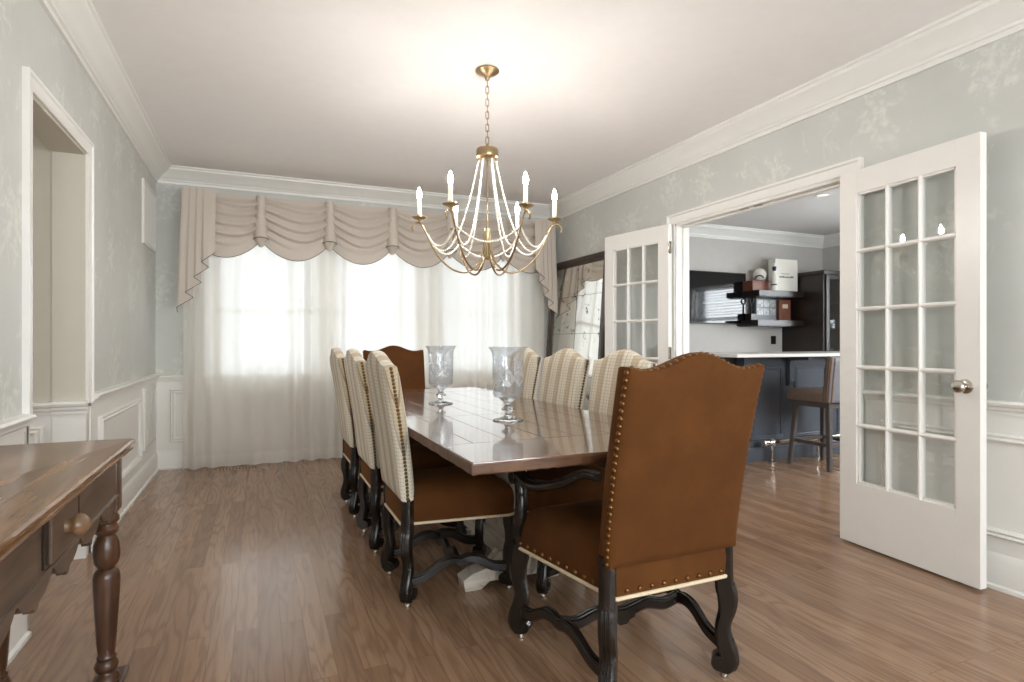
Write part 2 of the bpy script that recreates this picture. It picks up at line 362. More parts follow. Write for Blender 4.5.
def tag(o, label, cat, group=None):
    o['label'] = label; o['category'] = cat
    if group: o['group'] = group
    return o
def thing(name, label, cat, loc=(0, 0, 0), rz=0, group=None):
    o = bpy.data.objects.new(name, None); C.objects.link(o); o.location = loc; o.rotation_euler = (0, 0, rz); o.empty_display_size = 0.1
    return tag(o, label, cat, group)
def struct(o): o['kind'] = 'structure'; return o
def kids(o): return [c for c in bpy.data.objects if c.parent == o]
def dup(root, loc, rz, label):
    r = root.copy(); C.objects.link(r); r.location = loc; r.rotation_euler = (0, 0, rz); r['label'] = label
    for ch in kids(root):
        c = ch.copy(); C.objects.link(c); c.parent = r
        for g in kids(ch):
            d = g.copy(); C.objects.link(d); d.parent = c
    return r
def lerp(a, b, t): return a + (b - a) * t
def sst(a, b, x):
    t = max(0, min(1, (x - a) / (b - a))); return t * t * (3 - 2 * t)
def catmull(P, n=6):
    P = [Vector(p) for p in P]; out = []
    for i in range(len(P) - 1):
        p0, p1, p2, p3 = P[max(i - 1, 0)], P[i], P[i + 1], P[min(i + 2, len(P) - 1)]
        for k in range(n):
            t = k / n
            out.append(0.5 * ((2 * p1) + (p2 - p0) * t + (2 * p0 - 5 * p1 + 4 * p2 - p3) * t * t + (3 * p1 - p0 - 3 * p2 + p3) * t ** 3))
    out.append(P[-1]); return out

# ------------------------------------------------------------------ the setting
struct(MB().box(XL - 0.2, BXR + 0.1, YF - 0.2, BYB + 0.1, -0.1, 0).build('floor', M['floor']))
struct(MB().box(-3.2, XL - 0.2, 0.9, 4.0, -0.1, 0).build('floor_hall', M['floor']))
struct(MB().box(XL - 0.15, XR, YF - 0.1, YB + 0.12, ZC, ZC + 0.1).build('ceiling', M['ceiling']))
struct(MB().box(XR, BXR + 0.1, BYF - 0.1, BYB + 0.1, ZC, ZC + 0.1).build('ceiling_bar', M['barceil']))
struct(MB().box(-3.2, XL - 0.15, 0.9, 4.0, ZC, ZC + 0.1).build('ceiling_hall', M['jamb']))

OY0, OY1, OZ = 2.845, 3.672, 2.10       # cased opening in the left wall
JX = XL - 0.135                          # far side of that wall
mb = MB(); mb.box(JX, XL, YF - 0.1, OY0, 0, ZC); mb.box(JX, XL, OY1, YB + 0.12, 0, ZC); mb.box(JX, XL, OY0, OY1, OZ, ZC)
struct(mb.build('wall_left', M['paper']))
DY0, DY1, DZ = 2.275, 3.80, 2.07        # double doorway in the right wall
mb = MB(); mb.box(XR, XR + 0.12, YF - 0.1, DY0, 0, ZC); mb.box(XR, XR + 0.12, DY1, YB + 0.12, 0, ZC); mb.box(XR, XR + 0.12, DY0, DY1, DZ, ZC)
struct(mb.build('wall_right', M['paper']))
def holed(mb, axis, a0, a1, t0, t1, z1, holes):
    """wall along one axis between a0..a1, thickness t0..t1, with rectangular holes (h0, h1, z0, z1)"""
    def bx(p, q, za, zb):
        if q - p > 1e-4 and zb - za > 1e-4:
            if axis == 'x': mb.box(p, q, t0, t1, za, zb)
            else: mb.box(t0, t1, p, q, za, zb)
    cur = a0
    for h0, h1, za, zb in holes:
        bx(cur, h0, 0, z1); bx(h0, h1, 0, za); bx(h0, h1, zb, z1); cur = h1
    bx(cur, a1, 0, z1); return mb
struct(holed(MB(), 'x', XL - 0.14, XR + 0.12, YB, YB + 0.14, ZC, [(a, b, WZ0, WZ1) for a, b in WIN]).build('wall_back', M['paper']))
struct(holed(MB(), 'x', XL - 0.14, XR + 0.12, YF - 0.12, YF, ZC, [(a, b, 0.65, 2.3) for a, b in FILL_WIN]).build('wall_front', M['paper']))
struct(MB().box(XR + 0.12, BXR + 0.1, BYB, BYB + 0.1, 0, ZC).build('wall_bar_back', M['barwall']))
BW = (3.05, 4.75, 0.95, 2.15)
struct(holed(MB(), 'y', BYF, BYB, BXR, BXR + 0.12, ZC, [BW]).build('wall_bar_right', M['barwall']))
BWF = (4.5, 6.7, 0.95, 2.25)
struct(holed(MB(), 'x', XR + 0.12, BXR + 0.1, BYF - 0.12, BYF, ZC, [BWF]).build('wall_bar_front', M['barwall']))
# hall behind the cased opening
mb = MB(); mb.box(-3.2, JX, OY1 + 0.012, OY1 + 0.1, 0, ZC)
struct(mb.build('wall_hall_back', M['jamb']))
struct(holed(MB(), 'y', 0.9, 4.0, -3.3, -3.2, ZC, [(1.9, 3.3, 0.9, 2.3)]).build('wall_hall_left', M['jamb']))
struct(MB().box(-3.2, JX, 0.8, 0.9, 0, ZC).build('wall_hall_front', M['jamb']))

tn = [0]
def trim(mb, mat='trim', smooth=30, base='trim'):
    tn[0] += 1
    return struct(mb.build('%s_%d' % (base, tn[0]), M[mat], None, smooth))
# crown moulding: (distance from wall, drop from ceiling)
CR = [(0, 0), (0.135, 0), (0.135, 0.012), (0.122, 0.018), (0.118, 0.034), (0.104, 0.046), (0.078, 0.066), (0.056, 0.09), (0.042, 0.108), (0.034, 0.112), (0.03, 0.124), (0.018, 0.128), (0.016, 0.15), (0, 0.15)]
def crown(wall, a0, a1, pos, drop=1.0, out=1.0, zc=ZC):
    f = {'L': lambda a, q, d: (pos + a * out, d, zc - q * drop), 'R': lambda a, q, d: (pos - a * out, d, zc - q * drop), 'B': lambda a, q, d: (d, pos - a * out, zc - q * drop), 'F': lambda a, q, d: (d, pos + a * out, zc - q * drop)}[wall]
    return trim(MB().prism(CR, f, a0, a1))
crown('L', YF, YB, XL, 0.9); crown('R', YF, YB, XR, 1.07, 0.9); crown('B', XL, XR, YB, 0.9); crown('F', XL, XR, YF, 0.9)
crown('B', XR + 0.12, BXR, BYB, 1.05); crown('R', BYF, BYB, BXR, 1.05)

# wainscot: white board, baseboard, chair rail, picture-frame panels
RZ = 0.835
RAIL = [(0, -0.055), (0.012, -0.055), (0.014, -0.04), (0.024, -0.03), (0.026, -0.018), (0.04, -0.012), (0.046, 0.0), (0.042, 0.01), (0, 0.012)]
BASE = [(0, 0), (0.03, 0), (0.03, 0.016), (0.018, 0.022), (0.018, 0.135), (0.013, 0.15), (0.006, 0.165), (0, 0.165)]
MOLD = [(0.0, -0.02), (0.012, -0.02), (0.02, -0.012), (0.014, -0.002), (0.022, 0.008), (0.012, 0.02), (0.0, 0.02)]
def mapper(wall, pos):
    return {'L': lambda a, z, d: (pos + a, d, z), 'R': lambda a, z, d: (pos - a, d, z), 'B': lambda a, z, d: (d, pos - a, z), 'F': lambda a, z, d: (d, pos + a, z)}[wall]
def wainscot(wall, a0, a1, pos, panels, rz=RZ):
    f = mapper(wall, pos)
    mb = MB(); mb.prism([(0, 0), (0.007, 0), (0.007, rz - 0.03), (0, rz - 0.03)], f, a0, a1); trim(mb)
    mb = MB(); mb.prism([(a, rz + z) for a, z in RAIL], f, a0, a1); trim(mb)
    struct(MB().prism(BASE, f, a0, a1).build({'L': 'baseboard_left', 'R': 'baseboard_right', 'B': 'baseboard_back', 'F': 'baseboard_front'}[wall], M['trim'], None, 30))
    for p0, p1, z0, z1 in panels:
        ring = []
        for (s, t, si, ti) in ((p0, z0, 1, 1), (p1, z0, -1, 1), (p1, z1, -1, -1), (p0, z1, 1, -1)):
            ring.append([f(0.006 + a, t + ti * (0.02 + q), s + si * (0.02 + q)) for a, q in MOLD])
        trim(MB().rings(ring, closed=False, loop=True))
def even(a0, a1, n, gap=0.13):
    w = (a1 - a0 - gap * (n + 1)) / n
    return [(a0 + gap + i * (w + gap), a0 + gap + i * (w + gap) + w, 0.235, 0.705) for i in range(n)]
wainscot('L', YF, OY0 - 0.07, XL, even(YF, OY0 - 0.05, 4))
wainscot('L', OY1 + 0.07, YB, XL, [(3.90, 5.14, 0.235, 0.705)])
wainscot('B', XL, XR, YB, [(-0.71, -0.46, 0.235, 0.705)] + [(a + 0.06, b - 0.06, 0.235, 0.52) for a, b in WIN], 0.815)
wainscot('R', DY1 + 0.09, YB, XR, even(DY1 + 0.09, YB, 2), 0.845)
wainscot('R', YF, DY0 - 0.09, XR, even(YF, DY0 - 0.05, 4), 0.845)
wainscot('F', XL, XR, YF, [], 0.6)
# hall: rail and panel on the wall seen through the opening, and on the jamb itself
f = mapper('B', OY1 + 0.012)
trim(MB().prism([(a, 0.80 + z) for a, z in RAIL], f, -3.2, JX - 0.002)); trim(MB().prism([(0, 0), (0.006, 0), (0.006, 0.77), (0, 0.77)], f, -3.2, JX - 0.002))
ring = [[f(0.005 + a, t + ti * (0.02 + q), s + si * (0.02 + q)) for a, q in MOLD] for (s, t, si, ti) in ((-2.0, 0.235, 1, 1), (-1.0, 0.235, -1, 1), (-1.0, 0.69, -1, -1), (-2.0, 0.69, 1, -1))]
trim(MB().rings(ring, closed=False, loop=True))
# jamb lining of the opening
mb = MB(); mb.box(JX - 0.004, XL, OY1 - 0.012, OY1 + 0.012, 0.80, OZ); mb.box(JX - 0.004, XL, OY0 - 0.012, OY0 + 0.012, 0, OZ); mb.box(JX - 0.004, XL, OY0, OY1, OZ - 0.01, OZ + 0.01)
trim(mb, 'jamb')
mb = MB(); mb.box(JX - 0.004, XL + 0.004, OY1 - 0.012, OY1 + 0.012, 0, 0.80); trim(mb)
f = mapper('B', OY1 - 0.012); trim(MB().prism([(a * 0.9, 0.805 + z) for a, z in RAIL], f, JX - 0.004, XL + 0.012))
# casing round the opening (above the chair rail at the sides)
CAS = [(0, 0), (0.014, 0), (0.018, 0.012), (0.016, 0.05), (0.024, 0.056), (0.024, 0.068), (0, 0.068)]
def casing(wall, pos, y0, y1, zt, zb, prof=CAS):
    f = mapper(wall, pos)
    rings = [[f(a, zb, y0 - w) for a, w in prof], [f(a, zt + w, y0 - w) for a, w in prof], [f(a, zt + w, y1 + w) for a, w in prof], [f(a, zb, y1 + w) for a, w in prof]]
    return trim(MB().rings(rings))
casing('L', XL, OY0, OY1, OZ, 0.80)
CAS2 = [(0, 0), (0.014, 0), (0.018, 0.012), (0.018, 0.055), (0.03, 0.062), (0.03, 0.076), (0, 0.076)]
casing('R', XR, DY0, DY1, DZ, 0.0, CAS2)
mb = MB(); mb.box(XR - 0.004, XR + 0.124, DY1 - 0.02, DY1 + 0.004, 0, DZ); mb.box(XR - 0.004, XR + 0.124, DY0 - 0.004, DY0 + 0.02, 0, DZ); mb.box(XR - 0.004, XR + 0.124, DY0, DY1, DZ - 0.02, DZ + 0.004)
mb.box(XR + 0.055, XR + 0.075, DY1 - 0.034, DY1 - 0.02, 0, DZ - 0.02); mb.box(XR + 0.055, XR + 0.075, DY0 + 0.02, DY0 + 0.034, 0, DZ - 0.02); mb.box(XR + 0.055, XR + 0.075, DY0 + 0.02, DY1 - 0.02, DZ - 0.034, DZ - 0.02)
trim(mb)
mb = MB()
for yy in (2.95, 3.07): mb.box(XR + 0.02, XR + 0.045, yy, yy + 0.06, DZ - 0.026, DZ - 0.02, 0.002)
struct(mb.build('trim_ball_catches', M['nickel']))

# windows with sash, panes
wn = [0]
def window(axis, a0, a1, z0, z1, pos, muntins=True, dirn=1):
    wn[0] += 1
    P = (lambda a, q, z: (a, pos + dirn * q, z)) if axis == 'x' else (lambda a, q, z: (pos + dirn * q, a, z))
    def bx(mb, a, b, q0, q1, za, zb):
        p = P(a, q0, za); r = P(b, q1, zb); mb.box(min(p[0], r[0]), max(p[0], r[0]), min(p[1], r[1]), max(p[1], r[1]), za, zb)
    mb = MB()
    bx(mb, a0, a0 + 0.03, 0, 0.13, z0, z1); bx(mb, a1 - 0.03, a1, 0, 0.13, z0, z1); bx(mb, a0, a1, 0, 0.13, z1 - 0.03, z1); bx(mb, a0, a1, 0, 0.13, z0, z0 + 0.03)
    w = struct(mb.build('window_%d' % wn[0], M['trim']))
    zm = (z0 + z1) / 2
    for lo, hi, q in ((z0 + 0.03, zm + 0.02, 0.04), (zm - 0.02, z1 - 0.03, 0.075)):
        mb = MB(); s = 0.042
        bx(mb, a0 + 0.03, a0 + 0.03 + s, q, q + 0.035, lo, hi); bx(mb, a1 - 0.03 - s, a1 - 0.03, q, q + 0.035, lo, hi); bx(mb, a0 + 0.03, a1 - 0.03, q, q + 0.035, hi - s, hi); bx(mb, a0 + 0.03, a1 - 0.03, q, q + 0.035, lo, lo + s)
        sh = mb.build('sash', M['trim'], w)
        mb = MB(); bx(mb, a0 + 0.06, a1 - 0.06, q + 0.014, q + 0.018, lo + 0.03, hi - 0.03); mb.build('pane', M['pane'], sh)
    return w
for a, b in WIN:
    w = window('x', a, b, WZ0, WZ1, YB)
    mb = MB(); mb.prism([(0, 0), (0.05, 0), (0.05, 0.02), (0, 0.02)], lambda q, z, d: (d, YB - q, WZ0 - 0.02 + z), a - 0.05, b + 0.05); mb.build('window_sill', M['trim'], w)
    f = mapper('B', YB)
    rg = [[f(q, WZ0, a - t) for q, t in ((0, 0), (0.016, 0), (0.02, 0.045), (0, 0.045))], [f(q, WZ1 + t, a - t) for q, t in ((0, 0), (0.016, 0), (0.02, 0.045), (0, 0.045))], [f(q, WZ1 + t, b + t) for q, t in ((0, 0), (0.016, 0), (0.02, 0.045), (0, 0.045))], [f(q, WZ0, b + t) for q, t in ((0, 0), (0.016, 0), (0.02, 0.045), (0, 0.045))]]
    MB().rings(rg).build('window_casing', M['trim'], w)
for a, b in FILL_WIN: window('x', a, b, 0.65, 2.3, YF, dirn=-1)  # added unseen windows that carry the fill light
w = window('y', BW[0], BW[1], BW[2], BW[3], BXR)
mb = MB(); k = BW[2] + 0.05
while k < BW[3] - 0.05:
    mb.xf(Matrix()); mb.mesh([(BXR + 0.005, BW[0] + 0.04, k), (BXR + 0.03, BW[0] + 0.04, k + 0.02), (BXR + 0.03, BW[1] - 0.04, k + 0.02), (BXR + 0.005, BW[1] - 0.04, k)], [(0, 1, 2, 3)]); k += 0.05
b_ = mb.build('blind_slats', M['blind'], w); b_.modifiers.new('s', 'SOLIDIFY').thickness = 0.003
w = window('x', BWF[0], BWF[1], BWF[2], BWF[3], BYF, dirn=-1)
mb = MB(); k = BWF[2] + 0.05
while k < BWF[3] - 0.05:
    mb.mesh([(BWF[0] + 0.04, BYF - 0.005, k), (BWF[0] + 0.04, BYF - 0.03, k + 0.02), (BWF[1] - 0.04, BYF - 0.03, k + 0.02), (BWF[1] - 0.04, BYF - 0.005, k)], [(0, 1, 2, 3)]); k += 0.05
b_ = mb.build('blind_slats', M['blind'], w); b_.modifiers.new('s', 'SOLIDIFY').thickness = 0.003

# French doors: local x along width from the hinge, y thickness, z up
dn = [0]
def french_door(hinge, ang, width, height, knob_on, mirror=1):
    dn[0] += 1; T = 0.042; st = 0.106; bot = 0.333; top = 0.125
    mb = MB()
    mb.box(0, st, 0, T, 0.0, height, 0.002); mb.box(width - st, width, 0, T, 0.0, height, 0.002)
    mb.box(st, width - st, 0, T, 0.0, bot); mb.box(st, width - st, 0, T, height - top, height)
    d = struct(mb.build('door_%d' % dn[0], M['door']))
    gw = width - 2 * st; gh = height - top - bot
    mb = MB()
    def bar(x0, x1, z0, z1):
        # muntin with a stepped, bevelled section
        if x1 - x0 < z1 - z0: mb.prism([(0, .008), (.004, .004), (.008, 0), (.014, 0), (.018, .004), (.022, .008), (.022, T - .008), (.018, T - .004), (.014, T), (.008, T), (.004, T - .004), (0, T - .008)], lambda a, q, z: ((x0 + x1) / 2 - 0.011 + a, q, z), z0, z1)
        else: mb.prism([(0, .008), (.004, .004), (.008, 0), (.014, 0), (.018, .004), (.022, .008), (.022, T - .008), (.018, T - .004), (.014, T), (.008, T), (.004, T - .004), (0, T - .008)], lambda a, q, x: (x, q, (z0 + z1) / 2 - 0.011 + a), x0, x1)
    for i in (1, 2): bar(st + gw * i / 3 - .011, st + gw * i / 3 + .011, bot, height - top)
    for k in range(1, 5): bar(st, width - st, bot + gh * k / 5 - .011, bot + gh * k / 5 + .011)
    for (x0, x1, z0, z1) in ((st, st + .012, bot, bot + gh), (width - st - .012, width - st, bot, bot + gh), (st, width - st, bot, bot + .012), (st, width - st, height - top - .012, height - top)):
        mb.box(x0, x1, 0.008, T - 0.008, z0, z1)
    mb.build('muntins', M['door'], d)
    MB().box(st, width - st, T / 2 - .002, T / 2 + .002, bot, height - top).build('glass_panes', M['pane'], d)
    if knob_on:
        for sgn, y in ((-1, 0), (1, T)):
            kb = MB().lathe([(0.0, 0), (0.032, 0), (0.033, 0.004), (0.028, 0.008), (0.012, 0.012), (0.011, 0.028), (0.02, 0.034), (0.029, 0.045), (0.03, 0.054), (0.026, 0.063), (0.014, 0.069), (0, 0.07)], n=24)
            kb.xf(Matrix.Translation((width - 0.06, y, 0.905)) @ Matrix.Rotation(-sgn * PI / 2, 4, 'X')); kb.build('knob', M['nickel'], d, 50)
        mb = MB(); mb.box(width - 0.12, width - 0.09, T * .3, T * .7, -0.012, 0.002); mb.build('bottom_bolt', M['nickel'], d)
    for z in (0.22, 1.02, 1.86):
        mb = MB(); mb.tube([(-0.006, T, z - .05), (-0.006, T, z + .05)], 0.007, 8); mb.box(-0.03, 0.0, T - .002, T + .001, z - .048, z + .048); mb.build('hinge', M['nickel'], d)
    d.location = (hinge[0], hinge[1], 0.012); d.rotation_euler = (0, 0, ang); return d
# right door folds back along the wall towards the camera, left door away from it
a = math.radians(4.5); french_door((3.02, 2.298), math.atan2(-math.cos(a), -math.sin(a)), 0.735, 2.05, True, 1)
a = math.radians(10.5); d2 = french_door((3.043 + 0.0, 3.79), math.atan2(math.cos(a), -math.sin(a)), 0.735, 2.05, True, -1)

# wall and floor grilles
def grille(x, y0, y1, z0, z1, label, n):
    g = thing('vent_grille', label, 'vent', (x, (y0 + y1) / 2, z0))
    w = y1 - y0; h = z1 - z0
    mb = MB(); mb.box(0, 0.003, -w / 2 + .02, w / 2 - .02, .02, h - .02); mb.build('backing', M['void'], g)
    mb = MB(); t = 0.03
    mb.rings([[(x_, y_ + q * (-1 if y_ > 0 else 1), z_ + q * (1 if z_ == 0 else -1)) for x_, q in ((0, 0), (.015, 0), (.018, .004), (.018, t - .004), (.012, t), (0, t))] for y_, z_ in ((-w / 2, 0), (w / 2, 0), (w / 2, h), (-w / 2, h))], loop=True); mb.build('frame', M['vent'], g)
    mb = MB()
    for i in range(n):
        yy = -w / 2 + t + (w - 2 * t) * (i + 0.5) / n; mb.box(0.004, 0.015, yy - (w - 2 * t) / n * .30, yy + (w - 2 * t) / n * .30, t, h - t)
    mb.build('slats', M['vent'], g)
grille(XL, 5.27, 5.84, 1.885, 2.385, 'white louvred vent grille high on the left wall above the wainscot', 26)
grille(XL + 0.007, 5.27, 5.80, 0.28, 0.765, 'white louvred vent grille low on the left wall in the wainscot', 6)
g = thing('floor_register', 'small slotted floor register in the boards below the sheer curtain', 'vent', (-0.16, 5.70, 0))
mb = MB(); mb.box(-0.17, 0.17, -0.055, 0.055, 0, 0.004); mb.build('plate', M['wood_vent'], g)
mb = MB()
for i in range(12): mb.box(-0.15 + i * 0.026, -0.138 + i * 0.026, -0.04, 0.04, 0.0035, 0.0046)
mb.build('slots', M['void'], g)

# ------------------------------------------------------------------ dining table
TX0, TX1, TY0, TY1, TZ = 0.585, 1.59, 1.64, 4.40, 0.76
table = thing('dining_table', 'long glossy plank-top dining table on a weathered white wooden base', 'table', ((TX0 + TX1) / 2, (TY0 + TY1) / 2, 0))
hx, hy = (TX1 - TX0) / 2, (TY1 - TY0) / 2; tz0 = TZ - 0.032
mb = MB(); ys = [-hy + 0.325, -hy + 1.085, -hy + 1.72, hy - 0.325]
rw = [0.118, 0.137, 0.150, 0.128, 0.155, 0.140]; rw.append(2 * hx - sum(rw))
for i in range(3):
    x = -hx
    for j, w_ in enumerate(rw):
        mb.box(x + .0006, x + w_ - .0006, ys[i] + .0008, ys[i + 1] - .0008, tz0, TZ - random.random() * 0.0005, 0.0018); x += w_
mb.build('tabletop', M['table'], table)
for sgn in (-1, 1):
    y0, y1 = (-hy, ys[0]) if sgn < 0 else (ys[3], hy)
    MB().box(-hx, hx, y0 + (.0008 if sgn > 0 else 0), y1 - (.0008 if sgn < 0 else 0), tz0 - .002, TZ, 0.003).build('breadboard_end', M['table_end'], table)
mb = MB()       # rough-sawn edge band
def rough_edge(x0, y0, x1, y1):
    n = 60; r = []
    nx, ny = (y1 - y0), -(x1 - x0); ln = math.hypot(nx, ny); nx /= ln; ny /= ln
    for k in range(n + 1):
        t = k / n; q = 0.0012 + random.random() * 0.0022; zb = tz0 - 0.004 - random.random() * 0.003
        x, y = lerp(x0, x1, t), lerp(y0, y1, t)
        r.append([(x, y, TZ - .003), (x + nx * q, y + ny * q, TZ - .006 - random.random() * .004), (x + nx * q, y + ny * q, zb + .004), (x, y, zb)])
    mb.rings(r)
rough_edge(-hx, -hy, hx, -hy); rough_edge(hx, -hy, hx, hy); rough_edge(hx, hy, -hx, hy); rough_edge(-hx, hy, -hx, -hy)
mb.build('edge_band', M['table_edge'], table)
mb = MB()
for sx in (-1, 1): mb.box(sx * .40 - .02, sx * .40 + .02, -hy + .25, hy - .25, tz0 - .055, tz0 - .001, .003)
mb.build('under_rail', M['table_edge'], table)
for y0 in (-0.49, 0.60):
    # upright slab, broad along the table and shaped like a baluster
    pr = [(0.24, 0.09), (0.25, 0.14), (0.20, 0.17), (0.13, 0.24), (0.11, 0.33), (0.14, 0.43), (0.20, 0.5), (0.23, 0.56), (0.25, 0.64), (0.25, tz0 - 0.001)]
    mb = MB(); poly = [(a, z) for a, z in pr] + [(-a, z) for a, z in pr[::-1]]
    mb.prism(poly, lambda a, z, d: (d, y0 + 0.1 + a, z), -0.03 + 0.005, 0.03 + 0.005)
    mb.build('upright', M['worn'], table)
    mb = MB(); fp = [(-.235, 0.0), (-.16, 0.0), (-.12, 0.03), (.12, .03), (.16, 0), (.235, 0), (.245, .05), (.2, .075), (.10, .10), (.06, .15), (-.06, .15), (-.10, .10), (-.2, .075), (-.245, .05)]
    mb.prism(fp, lambda a, z, d: (a, d, z), y0 - .045, y0 + .045); mb.build('foot', M['worn'], table)
MB().box(-.032, .042, -0.56, 0.68, 0.10, 0.20, .004).build('long_beam', M['worn'], table)

# ------------------------------------------------------------------ upholstered chairs (local: facing +y)
def oct_section(w, t, c):
    a, b = w / 2, t / 2
    return [(a - c, -b), (a, -b + c), (a, b - c), (a - c, b), (-a + c, b), (-a, b - c), (-a, -b + c), (-a + c, -b)]
def leg_mesh(x, y, ex, ey, ztop, ws=1.0):
    """sheep-bone leg: S-curved, ribbed on the outer face, ending in a scroll"""
    mb = MB(); px, py = -ey, ex; t = 0.042
    t *= ws; cl = [(0.0, ztop, .046), (0.0, .335, .048), (.004, .30, .052), (.010, .265, .05), (.008, .225, .043), (-.002, .19, .038), (-.006, .16, .040), (.0, .125, .046), (.010, .09, .05), (.014, .06, .05), (.010, .036, .042), (.004, .022, .03)]
    fr = catmull([(o, z, w * ws) for o, z, w in cl], 3); rs = []
    for o, z, w in fr: rs.append([(x + ex * (o + a) + px * b, y + ey * (o + a) + py * b, z) for a, b in oct_section(w, t, .009)])
    mb.rings(rs)
    for off in (-.011, 0, .011):
        mb.tube([(x + ex * (o + w / 2) + px * off, y + ey * (o + w / 2) + py * off, z) for o, z, w in fr if z < .32 and z > .03], .0038, 6)
    so = -.016    # scroll at the inner side of the foot
    ax = [(x + ex * so + px * d, y + ey * so + py * d, .052) for d in (-t / 2 - .003, t / 2 + .003)]
    mb.tube(ax, .025, 14); ax2 = [(x + ex * so + px * d, y + ey * so + py * d, .052) for d in (-t / 2 - .007, t / 2 + .007)]; mb.tube(ax2, .010, 10)
    return mb
def wavy(p, q, wave, h=.040, t=.028):
    """flat wavy rail with ribs from p to q; wave = list of (t, dz)"""
    p, q = Vector(p), Vector(q); pts = catmull([p.lerp(q, a) + Vector((0, 0, dz)) for a, dz in wave], 5)
    mb = MB(); sec = oct_section(t, h, .007); mb.tube(pts, 1.0, prof=sec)
    d = (q - p).normalized(); sd = d.cross(Vector((0, 0, 1)))
    for k in (-.008, .008): mb.tube([v + Vector((0, 0, h / 2)) + sd * k for v in pts], .0035, 6)
    return mb
def back_fn(z0, zs, hump, wb, wt, T, rake, yc, full):
    def top(u): 
        a = abs(u)
        if wt < .245: return zs - .006 + (hump + .006) * (0.5 + 0.5 * math.cos(PI * min(1, a / .97)))
        return zs + hump * (0.5 + 0.5 * math.cos(PI * min(1, a / .72))) + .010 * sst(.8, 1, a)
    def mid(z): return yc - rake * max(0, (z - z0) / (zs - z0)) ** 1.35
    def pt(u, v, side):
        z = z0 + v * (top(u) - z0); hw = lerp(wb, wt, v)
        e = max(abs(u) ** 14, v ** 18, (1 - v) ** 18); th = T / 2 * (1 - .30 * e)
        puff = full * (1 - u * u) * (1 - (2 * v - 1) ** 2)
        return (u * hw, mid(z) + side * th + (puff if side > 0 else -.2 * puff), z)
    return pt
def upholstered_back(pt, nu=26, nv=26):
    mb = MB(); mb.grid(lambda a, b: pt(2 * a - 1, b, 1), nu, nv); mb.grid(lambda a, b: pt(2 * a - 1, b, -1), nu, nv)
    path = [(-1 + 2 * i / nu, 0) for i in range(nu)] + [(1, j / nv) for j in range(nv)] + [(1 - 2 * i / nu, 1) for i in range(nu)] + [(-1, 1 - j / nv) for j in range(nv)]
    ring = []
    for u, v in path:
        a, b = Vector(pt(u, v, 1)), Vector(pt(u, v, -1)); row = []
        n = Vector((u if abs(u) > .999 else 0, 0, (1 if v > .999 else -1 if v < .001 else 0)))
        if n.length: n.normalize()
        for k in range(7):
            t = k / 6; row.append(tuple(a.lerp(b, t) + n * .008 * math.sin(PI * t) ** .7))
        ring.append(row)
    mb.rings(ring, closed=False, loop=True)
    bm = bmesh.new(); vs = [bm.verts.new(v) for v in mb.v]
    for f in mb.f: bm.faces.new([vs[i] for i in f])
    bmesh.ops.remove_doubles(bm, verts=bm.verts[:], dist=1e-5); bm.verts.index_update(); bm.faces.ensure_lookup_table()
    out = MB().mesh([v.co[:] for v in bm.verts], [[v.index for v in f.verts] for f in bm.faces]); bm.free(); return out
def nail(mb, p, n, r):
    n = Vector(n).normalized(); q = n.to_track_quat('Z', 'Y').to_matrix().to_4x4(); q.translation = Vector(p)
    d = MB().rings([[(r * c * math.cos(2 * PI * j / 8), r * c * math.sin(2 * PI * j / 8), r * s) for j in range(8)] for c, s in ((1, 0), (.9, .38), (.6, .62), (.15, .74))]); d.xf(q); mb.mesh(d.v, d.f)
def seat_outline(wf, wr, y0, y1, r, n=10):
    cs = [(wf - r, y1 - r, 0), (-wf + r, y1 - r, 90), (-wr + r * .2, y0 + r * .2, 180), (wr - r * .2, y0 + r * .2, 270)]; out = []
    for i, (cx, cyy, a0) in enumerate(cs):
        rr = r if i < 2 else r * .2
        for k in range(n + 1):
            a = math.radians(a0 + 90 * k / n); out.append((cx + rr * math.cos(a), cyy + rr * math.sin(a)))
    return out
